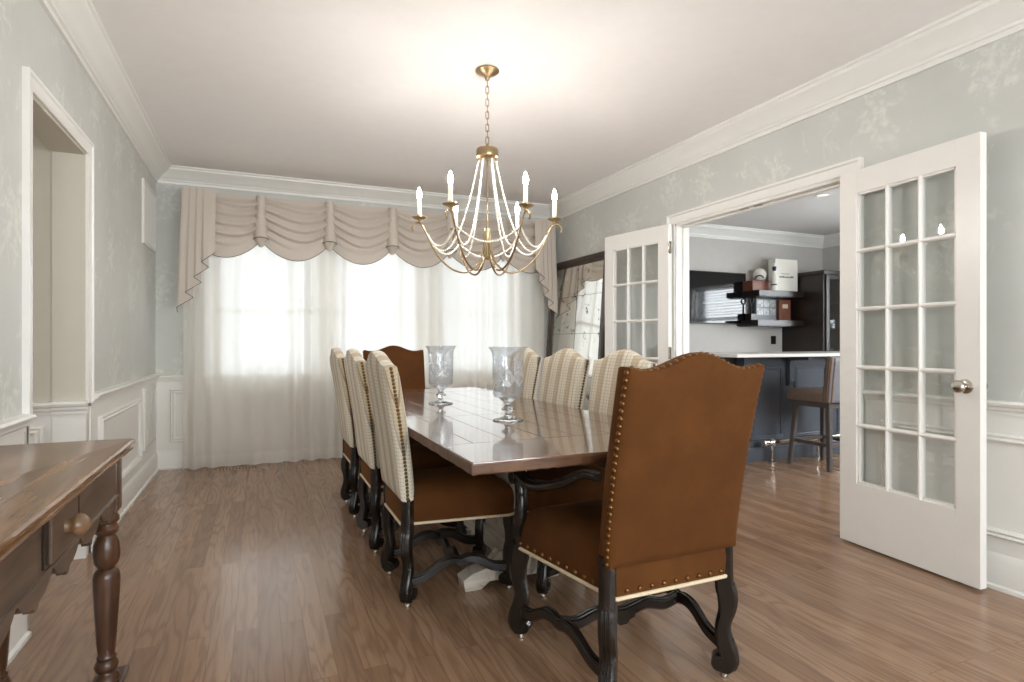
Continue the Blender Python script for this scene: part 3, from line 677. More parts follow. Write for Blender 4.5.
def chair(name, label, arm, group, upmat):
    root = thing(name, label, 'chair', group=group)
    if arm: lf, lr, yf, yr = .282, .230, .262, -.262; z0, zs, hump, wb, wt, T, rake = .445, 1.035, .047, .246, .253, .088, .112
    else: lf, lr, yf, yr = .188, .185, .238, -.238; z0, zs, hump, wb, wt, T, rake = .455, 1.025, .05, .205, .242, .074, .080
    yc = yr - .004; k2 = .7071
    ol = seat_outline(lf + (.012 if arm else .035), lr - .012, yr - .021, yf + .012, .045)
    cyy = (yr + yf) / 2
    def ring(s, z): return [(x * s, cyy + (y - cyy) * s, z) for x, y in ol]
    zt = .462; dome = .048
    mb = MB(); mb.rings([ring(.97, .343), ring(1.0, .345), ring(1.008, .38), ring(1.014, .41), ring(1.004, .435), ring(.985, .453), ring(.95, .468), ring(.87, .485), ring(.72, .502), ring(.5, .514), ring(.25, .520), ring(.04, .521)])
    seat = mb.build('seat', M['suede'], root, 60)
    MB().tube([(x * 1.006, cyy + (y - cyy) * 1.006, .346) for x, y in ol], .0065, 8, loop=True).build('welt', M['welt'], seat, 60)
    pt = back_fn(z0, zs, hump, wb, wt, T, rake, yc, .016 if arm else .006)
    bk = upholstered_back(pt).build('backrest', M[upmat], root, 50)
    mb = MB(); r = .0082 if arm else .0078; sp = .0215 if arm else .0158; fr = -.62 if arm else -.05
    nm = M['nail_gold' if arm else 'nail_dark']
    for sx in (-1, 1):
        n = int((zs - z0) / sp); mb = MB()
        for i in range(n):
            v = (i + .5) / n; p = Vector(pt(sx, v, 1)).lerp(Vector(pt(sx, v, -1)), .5 - fr / 2); p.x += sx * .0075 * math.sin(PI * (.5 - fr / 2)) ** .7; nail(mb, p, (sx, -.25, 0), r)
        mb.build('nailhead_trim', nm, bk, 60)
    if arm:
        n = int(2 * wt / sp); mb = MB()
        for i in range(n):
            u = -1 + 2 * (i + .5) / n; p = Vector(pt(u, 1, 1)).lerp(Vector(pt(u, 1, -1)), .5 - fr / 2); p.z += .0045; nail(mb, p, (0, -.2, 1), r * .85)
        mb.build('nailhead_trim', nm, bk, 60)
    if arm:
        mb = MB(); tot = len(ol); acc = 0; last = None
        for i in range(tot):
            a = Vector((*ol[i], 0)); b = Vector((*ol[(i + 1) % tot], 0)); L = (b - a).length
            while acc < L:
                p = a.lerp(b, acc / L); nrm = Vector(((b - a).y, -(b - a).x, 0)).normalized()
                if (last is None or (p - last).length > .02) and not (abs(abs(p.x) - lr) < .035 and p.y < yr + .05):
                    q = Vector((p.x * 1.008, cyy + (p.y - cyy) * 1.008, .366)); nail(mb, q, nrm, .0085)
                last = p; acc += .046
            acc -= L
        mb.build('nailhead_trim', M['nail_gold'], seat, 60)
    legs = [(-lr, yr, -k2, -k2, z0 + .03), (lr, yr, k2, -k2, z0 + .03), (-lf, yf - .01, -k2, k2, .36), (lf, yf - .01, k2, k2, .36)]
    for x, y, ex, ey, zt_ in legs:
        lg = leg_mesh(x, y, ex, ey, zt_, 1.22 if arm else 1.06).build('leg', M['ebony'], root, 45)
        MB().lathe([(.013, 0), (.014, .004), (.012, .012), (.010, .024)], (x, y, 0), 12).build('glide', M['nickel'], lg, 60)
    W1 = [(0, 0), (.14, .012), (.30, .052), (.42, .060), (.5, .052), (.58, .060), (.70, .052), (.86, .012), (1, 0)]
    for sx in (-1, 1): wavy((sx * lr, yr + .02, .105), (sx * lf, yf - .03, .105), W1).build('stretcher', M['ebony'], root, 45)
    xm = (lr + lf) / 2 - .012
    mb = wavy((-xm, cyy, .157), (xm, cyy, .157), [(0, 0), (.12, -.012), (.28, .006), (.4, -.004), (.5, -.012), (.6, -.004), (.72, .006), (.88, -.012), (1, 0)])
    mb.prism([(-.055, .15), (-.05, .128), (-.03, .122), (-.015, .108), (.015, .108), (.03, .122), (.05, .128), (.055, .15)], lambda a, z, d: (a, d, z), cyy - .013, cyy + .013)
    mb.build('cross_stretcher', M['ebony'], root, 45)
    if arm:
        for sx in (-1, 1):
            xa = lf + .012
            mb = MB(); path = catmull([(sx * (wb + .014), yr + .01, .71), (sx * (xa - .035), yr + .10, .70), (sx * (xa - .01), -.07, .655), (sx * (xa - .002), .06, .615), (sx * xa, .15, .605), (sx * xa, .215, .618), (sx * xa, .255, .628)], 6)
            rs = [lerp(.7, 1.1, sst(0, .8, i / (len(path) - 1))) for i in range(len(path))]
            mb.tube(path, rs, prof=oct_section(.042, .034, .010))
            for k in (-.010, .010): mb.tube([v + Vector((k, 0, .017 * q)) for v, q in zip(path, rs)], .004, 6)
            ax = [(sx * xa + d, .258, .612) for d in (-.026, .026)]; mb.tube(ax, .029, 16); mb.tube([(sx * xa + d, .258, .612) for d in (-.030, .030)], .013, 12)
            a = mb.build('arm', M['ebony'], root, 45)
            mb = MB(); pp = catmull([(sx * xa, .235, .60), (sx * xa, .222, .55), (sx * (xa + .004), .215, .49), (sx * (xa + .006), .232, .43), (sx * (xa - .004), .248, .37), (sx * (xa - .012), .252, .33)], 6)
            mb.tube(pp, [lerp(1, 1.15, i / (len(pp) - 1)) for i in range(len(pp))], prof=oct_section(.036, .044, .009), up=(0, 1, 0)); mb.build('arm_post', M['ebony'], root, 45)
    return root
GC = 'striped dining chairs along the table'; GA = 'rust armchairs at the table ends'
c0 = chair('dining_chair', 'striped nailhead dining chair on the left side of the table, nearest the camera', False, GC, 'ticking')
c0.location = (0.818, 2.632, 0); c0.rotation_euler = (0, 0, -PI / 2)
dup(c0, (0.812, 3.324, 0), -PI / 2, 'striped nailhead dining chair on the left side of the table, the middle of three')
dup(c0, (0.805, 4.015, 0), -PI / 2, 'striped nailhead dining chair on the left side of the table, nearest the window')
dup(c0, (1.375, 2.49, 0), PI / 2, 'striped dining chair on the right of the table, mostly hidden behind the near rust armchair')
dup(c0, (1.375, 3.09, 0), PI / 2, 'striped dining chair on the right of the table, middle one, its back in plain view')
dup(c0, (1.375, 3.70, 0), PI / 2, 'striped dining chair on the right of the table, partly behind the nearer glass hurricane vase')
a0 = chair('dining_armchair', 'large rust suede armchair with black arms seen from behind at the near table end', True, GA, 'suede')
a0.location = (1.200, 1.775, 0); a0.rotation_euler = (0, 0, 0.012)
dup(a0, (1.08, 4.68, 0), PI, 'rust suede armchair at the far table end, in front of the sheer curtain')

# ------------------------------------------------------------------ glass hurricane vases
GV = 'glass hurricane vases on the table'
v0 = thing('hurricane_vase', 'etched footed glass hurricane vase on the table, nearer and larger looking of the two', 'vase', (1.057, 2.48, TZ), 0, GV)
MB().lathe([(.0, .104), (.045, .104), (.064, .109), (.0705, .120), (.0715, .20), (.0725, .285), (.076, .310), (.084, .327), (.092, .336), (.088, .338), (.073, .314), (.0690, .285), (.0685, .20), (.0675, .124), (.062, .115), (.0, .112)], n=48).build('bowl', M['hurricane'], v0, 50)
MB().lathe([(0, 0), (.068, 0), (.071, .003), (.066, .007), (.040, .012), (.020, .020), (.013, .032), (.017, .041), (.030, .049), (.031, .054), (.018, .063), (.012, .070), (.015, .080), (.034, .094), (.044, .104), (0, .104)], n=40).build('stem', M['hurricane_stem'], v0, 60)
dup(v0, (0.980, 3.30, TZ), 0.6, 'etched footed glass hurricane vase on the table, farther one in front of the rust chair')

# ------------------------------------------------------------------ chandelier
CX, CY = 1.183, 3.073
ch = thing('chandelier', 'six-arm gold candle chandelier draped with white bead strands, hanging from the ceiling', 'chandelier', (CX, CY, ZC), -YAW + .055)
def Z_(z): return z - ZC
MB().lathe([(.0, -.004), (.066, -.004), (.067, -.010), (.058, -.018), (.040, -.024), (.022, -.032), (.014, -.045), (.011, -.058), (0, -.06)], n=28).build('canopy', M['brass'], ch, 40)
mb = MB(); z = -.055; k = 0
while z > Z_(2.235):
    h = .044; L = []
    for i in range(16):
        a = 2 * PI * i / 16; w_ = .0085 * math.cos(a); q = (h / 2 - .0085) * (1 if math.sin(a) > 0 else -1) + .0085 * math.sin(a)
        L.append((w_, 0, z - h / 2 + q) if k % 2 else (0, w_, z - h / 2 + q))
    mb.tube(L, .0026, 6, loop=True, up=(0, 1, 0.01) if k % 2 else (1, 0, 0.01)); z -= h - .0085; k += 1
mb.build('chain', M['brass'], ch, 60)
mb = MB(); mb.lathe([(0, Z_(2.235)), (.009, Z_(2.23)), (.011, Z_(2.215)), (.018, Z_(2.208)), (.060, Z_(2.204)), (.062, Z_(2.198)), (.062, Z_(2.165)), (.060, Z_(2.158)), (.050, Z_(2.152)), (0, Z_(2.150))], n=32)
for i in range(6):
    a = PI * i / 3; mb.lathe([(0, .012), (.006, .01), (.006, -.004), (0, -.007)], (.05 * math.cos(a), .05 * math.sin(a), Z_(2.142)), 10)
mb.build('crown_ring', M['brass'], ch, 40)
MB().tube([(0, 0, Z_(2.155)), (0, 0, Z_(1.70))], .0055, 10).build('rod', M['brass'], ch, 60)
mb = MB(); mb.lathe([(0, Z_(1.755)), (.019, Z_(1.755)), (.020, Z_(1.75)), (.020, Z_(1.69)), (.017, Z_(1.685)), (.017, Z_(1.60)), (.010, Z_(1.585)), (0, Z_(1.58))], n=20)
mb.build('hub', M['gold'], ch, 40)
def strand(p, q, sag, n=None):
    p, q = Vector(p), Vector(q); pts = []
    m_ = 60
    for i in range(m_ + 1):
        t = i / m_; v = p.lerp(q, t); v.z -= sag * 4 * t * (1 - t); pts.append(v)
    L = sum((pts[i + 1] - pts[i]).length for i in range(m_)); n = int(L / .0125); out = []; acc = 0; k = 0
    for b in range(n + 1):
        tgt = L * b / n
        while k < m_ - 1 and acc + (pts[k + 1] - pts[k]).length < tgt: acc += (pts[k + 1] - pts[k]).length; k += 1
        s = (pts[k + 1] - pts[k]).length; out.append(pts[k].lerp(pts[k + 1], min(1, (tgt - acc) / s if s else 0)))
    mb = MB(); mb.tube(pts, .0012, 4)
    for i, v in enumerate(out):
        d = (out[min(i + 1, n)] - out[max(i - 1, 0)]).normalized(); qn = d.to_track_quat('Z', 'Y').to_matrix().to_4x4(); qn.translation = v
        e = MB().rings([[(r * math.cos(PI * j / 3), r * math.sin(PI * j / 3), zz) for j in range(6)] for r, zz in ((.002, -.0062), (.0056, -.0028), (.0056, .0028), (.002, .0062))]); e.xf(qn); mb.mesh(e.v, e.f)
    return mb
RA, ZA = .333, 1.715
for i in range(6):
    a = PI * i / 3; ca, sa = math.cos(a), math.sin(a)
    def R_(r, z): return (r * ca, r * sa, Z_(z))
    path = catmull([R_(.014, 1.745), R_(.019, 1.66), R_(.040, 1.58), R_(.085, 1.528), (*R_(.135, 1.511)[:2], Z_(1.511)), R_(.20, 1.530), R_(.265, 1.588), R_(.315, 1.668), R_(.350, 1.745), R_(.372, 1.780), R_(.395, 1.787), R_(.415, 1.772), R_(.420, 1.750), R_(.411, 1.740)], 6)
    arm = MB().tube(path, [lerp(.0062, .0042, j / (len(path) - 1)) for j in range(len(path))], 8).build('arm', M['brass'], ch, 60)
    c = R_(.380, 1.785)
    MB().lathe([(0, 0), (.006, .0), (.010, .006), (.006, .012), (.012, .018), (.030, .021), (.042, .028), (.043, .031), (.030, .027), (.013, .025), (.0135, .045), (0, .045)], c, 20).build('drip_pan', M['gold'], arm, 50)
    MB().lathe([(0, .03), (.0115, .03), (.0115, .128), (.009, .132), (0, .132)], c, 14).build('candle_sleeve', M['candle'], arm, 50)
    MB().lathe([(.005, .132), (.010, .140), (.0135, .153), (.012, .168), (.007, .185), (.002, .198)], c, 12).build('bulb', M['bulb'], arm, 60)
    strand((.05 * ca, .05 * sa, Z_(2.135)), R_(RA, ZA), .25).build('bead_strand', M['bead'], ch, 60)
    b = a + PI / 3
    strand(R_(RA, ZA + .005), (RA * math.cos(b), RA * math.sin(b), Z_(ZA + .005)), .085).build('bead_strand', M['bead'], ch, 60)

# ------------------------------------------------------------------ window treatments
SY = 5.795
def sheer_pt(u, v):
    x = lerp(-0.60, 2.90, u); s = u * 46 * PI
    am = .024 + .012 * math.sin(u * 23 + 1) + .008 * math.sin(u * 51)
    y = SY + am * math.sin(s + 1.6 * math.sin(u * 17)) * lerp(.65, 1.0, v) + .006 * math.sin(u * 140)
    return (x + .006 * math.sin(s * .5 + 3 * v), y, lerp(2.38, 0.012, v))
st = thing('sheer_curtain', 'floor-length pleated white sheer curtain hanging across the whole window wall', 'curtain', (1.15, SY, 0))
inv = Matrix.Translation((-1.15, -SY, 0))
MB().grid(lambda u, v: sheer_pt(u, v * 0.955), 700, 14).xf(inv).build('sheer_panel', M['sheer'], st, 180)
MB().grid(lambda u, v: sheer_pt(u, 0.953 + v * 0.047), 700, 3).xf(inv).build('hem', M['hem'], st, 180)

VY = 5.735
va = thing('window_valance', 'taupe swag valance with bell tails and cascading jabots above the sheer curtain', 'valance', (1.2, VY, 1.38))
inv = Matrix.Translation((-1.2, -VY, -1.38))
VX0, VX1, ZT, ns = -0.565, 2.975, 2.425, 6; sw = (VX1 - VX0) / ns
MB().box(VX0, VX1, VY + .012, YB - .003, ZT - .03, ZT).xf(inv).build('mount_board', M['drape'], va)
def swag_pt(i):
    def f(u, v):
        x = VX0 + sw * (i + u); c = math.sin(PI * u) ** .75
        sag = .135 * c * (v ** .55) + .03 * c * v; zed = ZT - .40 * v * lerp(1, 1.0, c) - sag
        if v > .8: zed -= -.02 * (1 - c) * (v - .8) / .2
        amp = .042 * (1 - sst(.66, .84, v)) * sst(0, .12, v)
        ph = (v * 6.0 + .25 * math.sin(u * 5 + i)) ; fq = ph % 1; tri = (fq / .78) ** .75 if fq < .78 else ((1 - fq) / .22)
        y = VY - .012 - amp * (1 + .7 * (1 - c)) * tri - .035 * c * sst(0, .5, v) + .02 * sst(.8, 1, v) * (1 - c)
        return (x, y, zed)
    return f
def edge_cord(pts, parent, r=.0032): MB().tube(pts, r, 6).xf(inv).build('piping', M['piping'], parent, 60)
for i in range(ns):
    f = swag_pt(i); sg = MB().grid(f, 28, 72).xf(inv).build('swag', M['drape'], va, 180)
    edge_cord([f(k / 28, 1) for k in range(29)], sg)
for i in range(1, ns):
    xc = VX0 + sw * i
    def bell(a, t): 
        an = PI * a; r = lerp(.042, .064, t ** 1.2); return (xc - r * math.cos(an), VY - .012 - (r * .95 + .02) * math.sin(an) - .006 * t, lerp(ZT + .002, 2.035 + .015 * math.sin(an), t))
    bl = MB().grid(lambda u, v: bell(u, v), 18, 12).xf(inv).build('bell_tail', M['drape'], va, 180)
    edge_cord([bell(k / 18, 1) for k in range(19)], bl)
    # the tail's turned-under inner fold
    MB().grid(lambda u, v: (xc - lerp(.062, .012, v) * math.cos(PI * u), VY - .012 - lerp(.076, .02, v) * math.sin(PI * u), 2.045 - .075 * v), 12, 4).xf(inv).build('inner_fold', M['drape'], bl, 180)
for side in (-1, 1):
    xo, xi = (VX0 - .025, -.335) if side < 0 else (VX1 - .01, 2.705)
    # plan: pleats stacked outwards, each folding back under the next
    plan = []; L = 0; w_ = abs(xo - xi); n = 4
    for k in range(n):
        a = k * .205 * w_; o_ = a + .385 * w_; y_ = -.034 + k * .013
        plan += [(a, y_), (a + .20 * w_, y_ - .008), (o_ - .012, y_ - .006), (o_, y_ + .001), (o_ - .014, y_ + .006), (a + .20 * w_, y_ + .009)]
    plan = plan[:-2] + [(w_, .05)]
    dense = []; 
    for (x0, y0), (x1, y1) in zip(plan, plan[1:]):
        for k in range(5): dense.append((lerp(x0, x1, k / 5), lerp(y0, y1, k / 5)))
    dense.append(plan[-1]); cum = [0]
    for p, q in zip(dense, dense[1:]): cum.append(cum[-1] + math.hypot(p[0] - q[0], p[1] - q[1]))
    def jab(u, v):
        t = u * (len(dense) - 1); i = min(int(t), len(dense) - 2); fr = t - i
        px, py = lerp(dense[i][0], dense[i + 1][0], fr), lerp(dense[i][1], dense[i + 1][1], fr); s = lerp(cum[i], cum[i + 1], fr) / cum[-1]
        zb = lerp(1.885, 1.375, s); z = lerp(ZT + .004, zb, v)
        x = xi + (-side if False else side) * px * (1 + .16 * v * px / w_) ; return (x, VY - .088 + py * (.6 + .9 * v), z)
    jb = MB().grid(jab, len(dense) - 1, 12).xf(inv).build('jabot', M['drape'], va, 60)
    edge_cord([jab(k / (len(dense) - 1), 1) for k in range(len(dense))], jb, .0028)

# ------------------------------------------------------------------ leaning mirror
mw, mh, mf = 1.14, 2.0, 0.085
mi = thing('floor_mirror', 'tall antiqued mirror in a dark wood frame leaning beside the window', 'mirror', (2.885, 5.275, 0.0))
mi.rotation_euler = (0, math.atan(.145 / 2.0), 0)
PF = [(0, 0), (0, .03), (.012, .045), (.05, .045), (.058, .034), (.075, .03), (mf, .018), (mf, 0)]
def fr_ring(y, z, sy, sz): return [(.02 - q + .02, y + sy * a, z + sz * a) for a, q in PF]
MB().rings([fr_ring(-mw / 2, 0, 1, 1), fr_ring(mw / 2, 0, -1, 1), fr_ring(mw / 2, mh, -1, -1), fr_ring(-mw / 2, mh, 1, -1)], loop=True).build('frame', M['mframe'], mi, 30)
MB().box(.022, .030, -mw / 2 + .07, mw / 2 - .07, .07, mh - .07).build('mirror_glass', M['mirror'], mi)
mb = MB()
for z in (.35, .78, 1.21, 1.60): mb.box(.0205, .0222, -mw / 2 + .08, mw / 2 - .08, z - .0015, z + .0015)
mb.box(.0205, .0222, -.0015, .0015, .07, mh - .07); mb.build('glass_seams', M['void'], mi)

# ------------------------------------------------------------------ console table at the left wall
KX0, KX1, KY0, KY1, KZ = -.79, -.386, 1.03, 2.37, .79
ks = thing('console_table', 'old walnut console table with a drawer and turned legs against the left wall', 'table', ((KX0 + KX1) / 2, (KY0 + KY1) / 2, 0))
ox, oy = (KX0 + KX1) / 2, (KY0 + KY1) / 2; hx, hy = (KX1 - KX0) / 2, (KY1 - KY0) / 2
def slab_ring(inset, z):
    c = .012; a, b = hx - inset, hy - inset; out = []
    n = 22
    def seg(p, q):
        for k in range(n):
            t = k / n; j = (random.random() - .5) * .0022
            dx, dy = q[0] - p[0], q[1] - p[1]; L = math.hypot(dx, dy); out.append((lerp(p[0], q[0], t) + dy / L * j, lerp(p[1], q[1], t) - dx / L * j, z))
    P = [(a - c, -b), (a, -b + c), (a, b - c), (a - c, b), (-a + c, b), (-a, b - c), (-a, -b + c), (-a + c, -b)]
    for i in range(8): seg(P[i], P[(i + 1) % 8])
    return out
MB().rings([slab_ring(i, z) for i, z in ((.012, KZ - .036), (.006, KZ - .034), (.004, KZ - .026), (.010, KZ - .022), (.009, KZ - .018), (.001, KZ - .014), (.0, KZ - .007), (.004, KZ - .0015), (.010, KZ))]).build('tabletop', M['console'], ks, 35)
az1 = KZ - .036
def scallop(L):
    out = []; n = 120
    for k in range(n + 1):
        t = k / n; u = (t * 2 - 1) * L / 2; q = abs((t * 5) % 1 - .5) * 2
        out.append((u, .615 - .034 * (1 - q ** 2.2) - (.012 if .42 < (t * 5) % 1 < .58 else 0) + .010 * q ** 6))
    return out
def apron(L, fn, d0, d1):
    mb = MB(); poly = scallop(L) + [(L / 2, az1), (-L / 2, az1)]; n = len(poly)
    mb.rings([[fn(a, z, d) for a, z in poly] for d in (d0, d1)], False, False)
    # front and back faces as strips
    sc = scallop(L)
    for d in (d0, d1): mb.mesh([fn(a, z, d) for a, z in sc] + [fn(a, az1, d) for a, z in sc], [(i, i + 1, i + 1 + len(sc), i + len(sc)) for i in range(len(sc) - 1)])
    dd = d1 + (.006 if d1 > d0 else -.006); mb.tube([fn(-L / 2, .628, d1), fn(L / 2, .628, d1)], .006, 8)
    return mb
ax_ = hx - .030
mb = apron(2 * hy - .27, lambda a, z, d: (d, a, z), ax_ - .02, ax_); mb.build('apron', M['console_apron'], ks, 40)
mb = apron(2 * hy - .27, lambda a, z, d: (d, a, z), -ax_ + .02, -ax_); mb.build('apron', M['console_apron'], ks, 40)
for sy in (-1, 1):
    e = hy - .095; apron(2 * hx - .16, lambda a, z, d: (a, d, z), sy * (e - .02), sy * e).build('apron', M['console_apron'], ks, 40)
for yc_ in (-.05,):       # one small drawer in the middle of the long side, with a wooden mushroom knob
    dr = MB().box(ax_ + .001, ax_ + .010, yc_ - .10, yc_ + .10, .640, az1 - .006, .003).build('drawer', M['console_apron'], ks)
    kb = MB().lathe([(0, 0), (.018, 0), (.015, .008), (.017, .014), (.026, .020), (.027, .026), (.023, .036), (.014, .044), (.006, .048), (0, .049)], n=20); kb.xf(Matrix.Translation((ax_ + .009, yc_ - .0, .695)) @ Matrix.Rotation(PI / 2, 4, 'Y')); kb.build('knob', M['knob_wood'], dr, 50)
for yy in (.068, -.168): MB().box(ax_ + .0005, ax_ + .004, yy - .016, yy + .016, .64, az1 - .003).build('drawer_gap', M['ebony'], ks)
LP = [(.020, .02), (.040, .022), (.046, .034), (.040, .048), (.030, .054), (.028, .060), (.036, .066), (.042, .080), (.036, .094), (.030, .100), (.034, .108), (.028, .116), (.032, .14), (.040, .24), (.046, .33), (.047, .365), (.040, .385), (.030, .392), (.032, .398), (.043, .412), (.047, .440), (.044, .470), (.034, .492), (.030, .500), (.040, .508), (.043, .520), (.036, .530), (.034, .536), (.044, .546), (.044, .556), (.036, .566), (.034, .58)]
for sx in (-1, 1):
    for sy in (-1, 1):
        lx, ly = sx * (hx - .062), sy * (hy - .12); mb = MB().lathe([(r_ * .82, z_) for r_, z_ in LP], (lx, ly, 0), 28)
        mb.box(lx - .036, lx + .036, ly - .036, ly + .036, .575, az1 - .0005, .004)
        lg = mb.build('leg', M['console_leg'], ks, 40)
for sx in (-1, 1): MB().box(sx * (hx - .062) - .045, sx * (hx - .062) + .045, -hy + .02, hy - .02, 0.0, .024, .006).build('floor_rail', M['console_leg'], ks)

# ------------------------------------------------------------------ the bar room
bar = thing('bar_counter', 'dark blue-grey panelled bar with a white stone top in the room beyond the doorway', 'bar counter', (5.4, 4.4, 0))
inv = Matrix.Translation((-5.4, -4.4, 0))
BX0, BX1, BY0 = 4.14, 6.6, 4.12
MB().box(BX0, BX1, BY0, 4.62, 0.0, .985).xf(inv).build('body', M['barblue'], bar)
MB().box(3.78, BX1 + .03, 3.84, 4.70, .985, 1.015, .004).xf(inv).build('countertop', M['stone'], bar)
mb = MB(); f = mapper('B', BY0)
mb.prism([(0, 0), (.018, 0), (.018, .12), (.008, .135), (0, .135)], f, BX0, BX1); mb.xf(inv); mb.build('base_skirting', M['barblue'], bar)
mb = MB(); xs = [BX0, 4.70, 5.30, 5.90, BX1]
for x0, x1 in zip(xs, xs[1:]):
    x0 += .07; x1 -= .07
    mb.rings([[f(.001 + a * .7, t + ti * (.02 + q), s + si * (.02 + q)) for a, q in MOLD] for (s, t, si, ti) in ((x0, .2, 1, 1), (x1, .2, -1, 1), (x1, .90, -1, -1), (x0, .90, 1, -1))], closed=False, loop=True)
mb.xf(inv); mb.build('panel_moulding', M['barblue'], bar)
for x in xs[1:-1]:
    mb = MB(); mb.prism([(0, .985), (.25, .985), (.25, .955), (.06, .945), (.045, .92), (.042, .74), (.03, .70), (0, .70)], f, x - .03, x + .03); mb.xf(inv); mb.build('corbel', M['barblue'], bar)
MB().box(3.84, BX0, 4.22, 4.62, 0, .985).xf(inv).build('end_cabinet', M['espresso'], bar)
fr = thing('foot_rail', 'polished metal foot rail along the base of the bar', 'foot rail', (5.3, 4.035, 0))
inv = Matrix.Translation((-5.3, -3.96, 0))
MB().tube([(4.31, 3.96, .185), (6.5, 3.96, .185)], .024, 14).xf(inv).build('tube', M['chrome'], fr, 60)
mb = MB(); mb.xf(Matrix())
kk = MB().lathe([(0, 0), (.03, 0), (.034, .01), (.034, .03), (.026, .04), (.026, .10), (.032, .105), (.032, .12), (.024, .125)], n=16); kk.xf(inv @ Matrix.Translation((4.28, 3.96, .185)) @ Matrix.Rotation(PI / 2, 4, 'Y')); kk.build('end_cap', M['chrome'], fr, 50)
for x in (4.40, 5.0, 5.75):
    mb = MB(); mb.tube(catmull([(x, BY0 - .078, .185), (x, 4.0, .185), (x, 3.975, .165), (x, 3.965, .11), (x, 3.965, .05), (x, 3.965, .012)], 5), .011, 10); mb.lathe([(0, 0), (.032, 0), (.032, .006), (.014, .014), (.012, .03)], (x, 3.965, 0), 14); mb.lathe([(.03, -.03), (.032, 0), (.03, .03)], (x, 3.96, .185), 12, False); mb.xf(inv); mb.build('bracket', M['chrome'], fr, 50)

stl = thing('bar_stool', 'taupe bar stool with nailhead back and grey wood legs at the bar', 'bar stool', (4.735, 3.74, 0))
for sx in (-1, 1):
    for sy in (-1, 1):
        pts = [(sx * .215, sy * .205, 0), (sx * .175, sy * .165, .56)]
        MB().tube(pts, [.8, 1.0], prof=oct_section(.046, .046, .006)).build('leg', M['greyleg'], stl)
def st_at(z): t = z / .56; return lerp(.215, .175, t), lerp(.205, .165, t)
x1_, y1_ = st_at(.22)
for p, q in (((-x1_, -y1_), (x1_, -y1_)), ((-x1_, y1_), (x1_, y1_)), ((-x1_, -y1_), (-x1_, y1_)), ((x1_, -y1_), (x1_, y1_))):
    MB().tube([(*p, .22), (*q, .22)], 1.0, prof=oct_section(.022, .032, .004)).build('rung', M['greyleg'], stl)
MB().box(-.20, .20, -.19, .19, .54, .59, .006).build('seat_frame', M['greyleg'], stl)
Rz = Matrix.Rotation(math.radians(-8), 4, 'Z')
ol = seat_outline(.245, .225, -.235, .235, .05)
sr = lambda s, z: [(x * s, y * s, z) for x, y in ol]
MB().rings([sr(.95, .592), sr(1, .596), sr(1.01, .63), sr(1.0, .665), sr(.96, .682), sr(.8, .694), sr(.4, .70), sr(.05, .70)]).xf(Rz).build('seat', M['greige'], stl, 60)
pt = back_fn(.60, .985, .0, .235, .245, .07, .05, -.235, .012)
bk = upholstered_back(pt, 14, 14).xf(Rz).build('backrest', M['greyfab'], stl, 50)
for sx in (-1, 1):
    mb = MB()
    for i in range(22):
        for t in (.25, .8):
            v = (i + .5) / 22; p = Vector(pt(sx, v, 1)).lerp(Vector(pt(sx, v, -1)), t); p.x += sx * .0065; nail(mb, p, (sx, 0, 0), .0085)
    for i in range(22):
        for u in (.97, .84): nail(mb, pt(sx * u, (i + .5) / 22, -1), (0, -1, 0), .0085)
    mb.xf(Rz).build('nailhead_trim', M['nail_gold'], bk, 60)

tv = thing('wall_television', 'large dark flat television mounted on the grey bar room wall', 'television', (5.44, BYB - .002, 1.36))
MB().box(-.60, .60, -.075, -.035, 0, .685, .004).build('casing', M['black'], tv)
MB().box(-.588, .588, -.077, -.074, .014, .673).build('screen', M['screen'], tv)
MB().box(-.2, .2, -.036, 0, .2, .48).build('wall_bracket', M['black'], tv)

def shelf(x0, x1, z, label):
    s = thing('floating_shelf', label, 'shelf', ((x0 + x1) / 2, BYB - .001, z), 0, 'floating shelves beside the television')
    w_ = (x1 - x0) / 2; MB().box(-w_, w_, -.37, 0, -.075, 0, .003).build('board', M['espresso'], s)
    mb = MB(); mb.box(-w_ + .02, w_ - .02, -.35, -.02, -.083, -.0755); mb.build('underside_light_strip', M['black'], s); return s
shelf(5.97, 6.785, 1.80, 'dark floating shelf beside the television, upper of two, holding a white ball')
shelf(5.95, 6.785, 1.41, 'dark floating shelf beside the television, lower of two, holding a photo display')
SYB = BYB - .15
bx_ = thing('wooden_box', 'long reddish wooden box under the white ball on the upper shelf', 'box', (6.165, SYB, 1.80))
MB().box(-.185, .185, -.10, .10, .001, .135, .004).build('body', M['redwood'], bx_); MB().box(-.188, .188, -.103, .103, .100, .104).build('lid_seam', M['espresso'], bx_)
bl = thing('ball', 'white ball with dark markings standing on the wooden box', 'ball', (6.21, SYB, 1.936))
MB().sphere((0, 0, .088), .086, 24, 14).build('skin', M['white'], bl, 180)
mb = MB(); mb.tube([(.087 * math.cos(e_) * math.cos(-2.42 + q), .087 * math.cos(e_) * math.sin(-2.42 + q), .088 + .087 * math.sin(e_)) for q, e_ in [(-.75 + 1.5 * k / 14, -.55 + .38 * math.sin(PI * k / 14)) for k in range(15)]], .009, 6); mb.build('marking', M['navy'], bl, 60)
mb = MB(); mb.lathe([(.045, 0), (.042, .014), (.036, .02)], n=16); mb.build('ring_stand', M['black'], bl, 50)
wb = thing('white_box', 'large square white box with a small grey line of print on the upper shelf', 'box', (6.555, 5.835, 1.80))
MB().box(-.205, .205, -.06, .06, .001, .435, .004).build('carton', M['white'], wb)
mb = MB(); x = -.135
for w_ in (.016, .022, .012, .02, .026, .012, .018, .024, .014, .022, .016): mb.box(x, x + w_, -.0612, -.0598, .186, .186 + random.choice((.016, .02, .026))); x += w_ + .006
x = -.10
mb.box(-.105, .05, -.0612, -.0598, .236, .242); mb.build('print', M['ink'], wb)
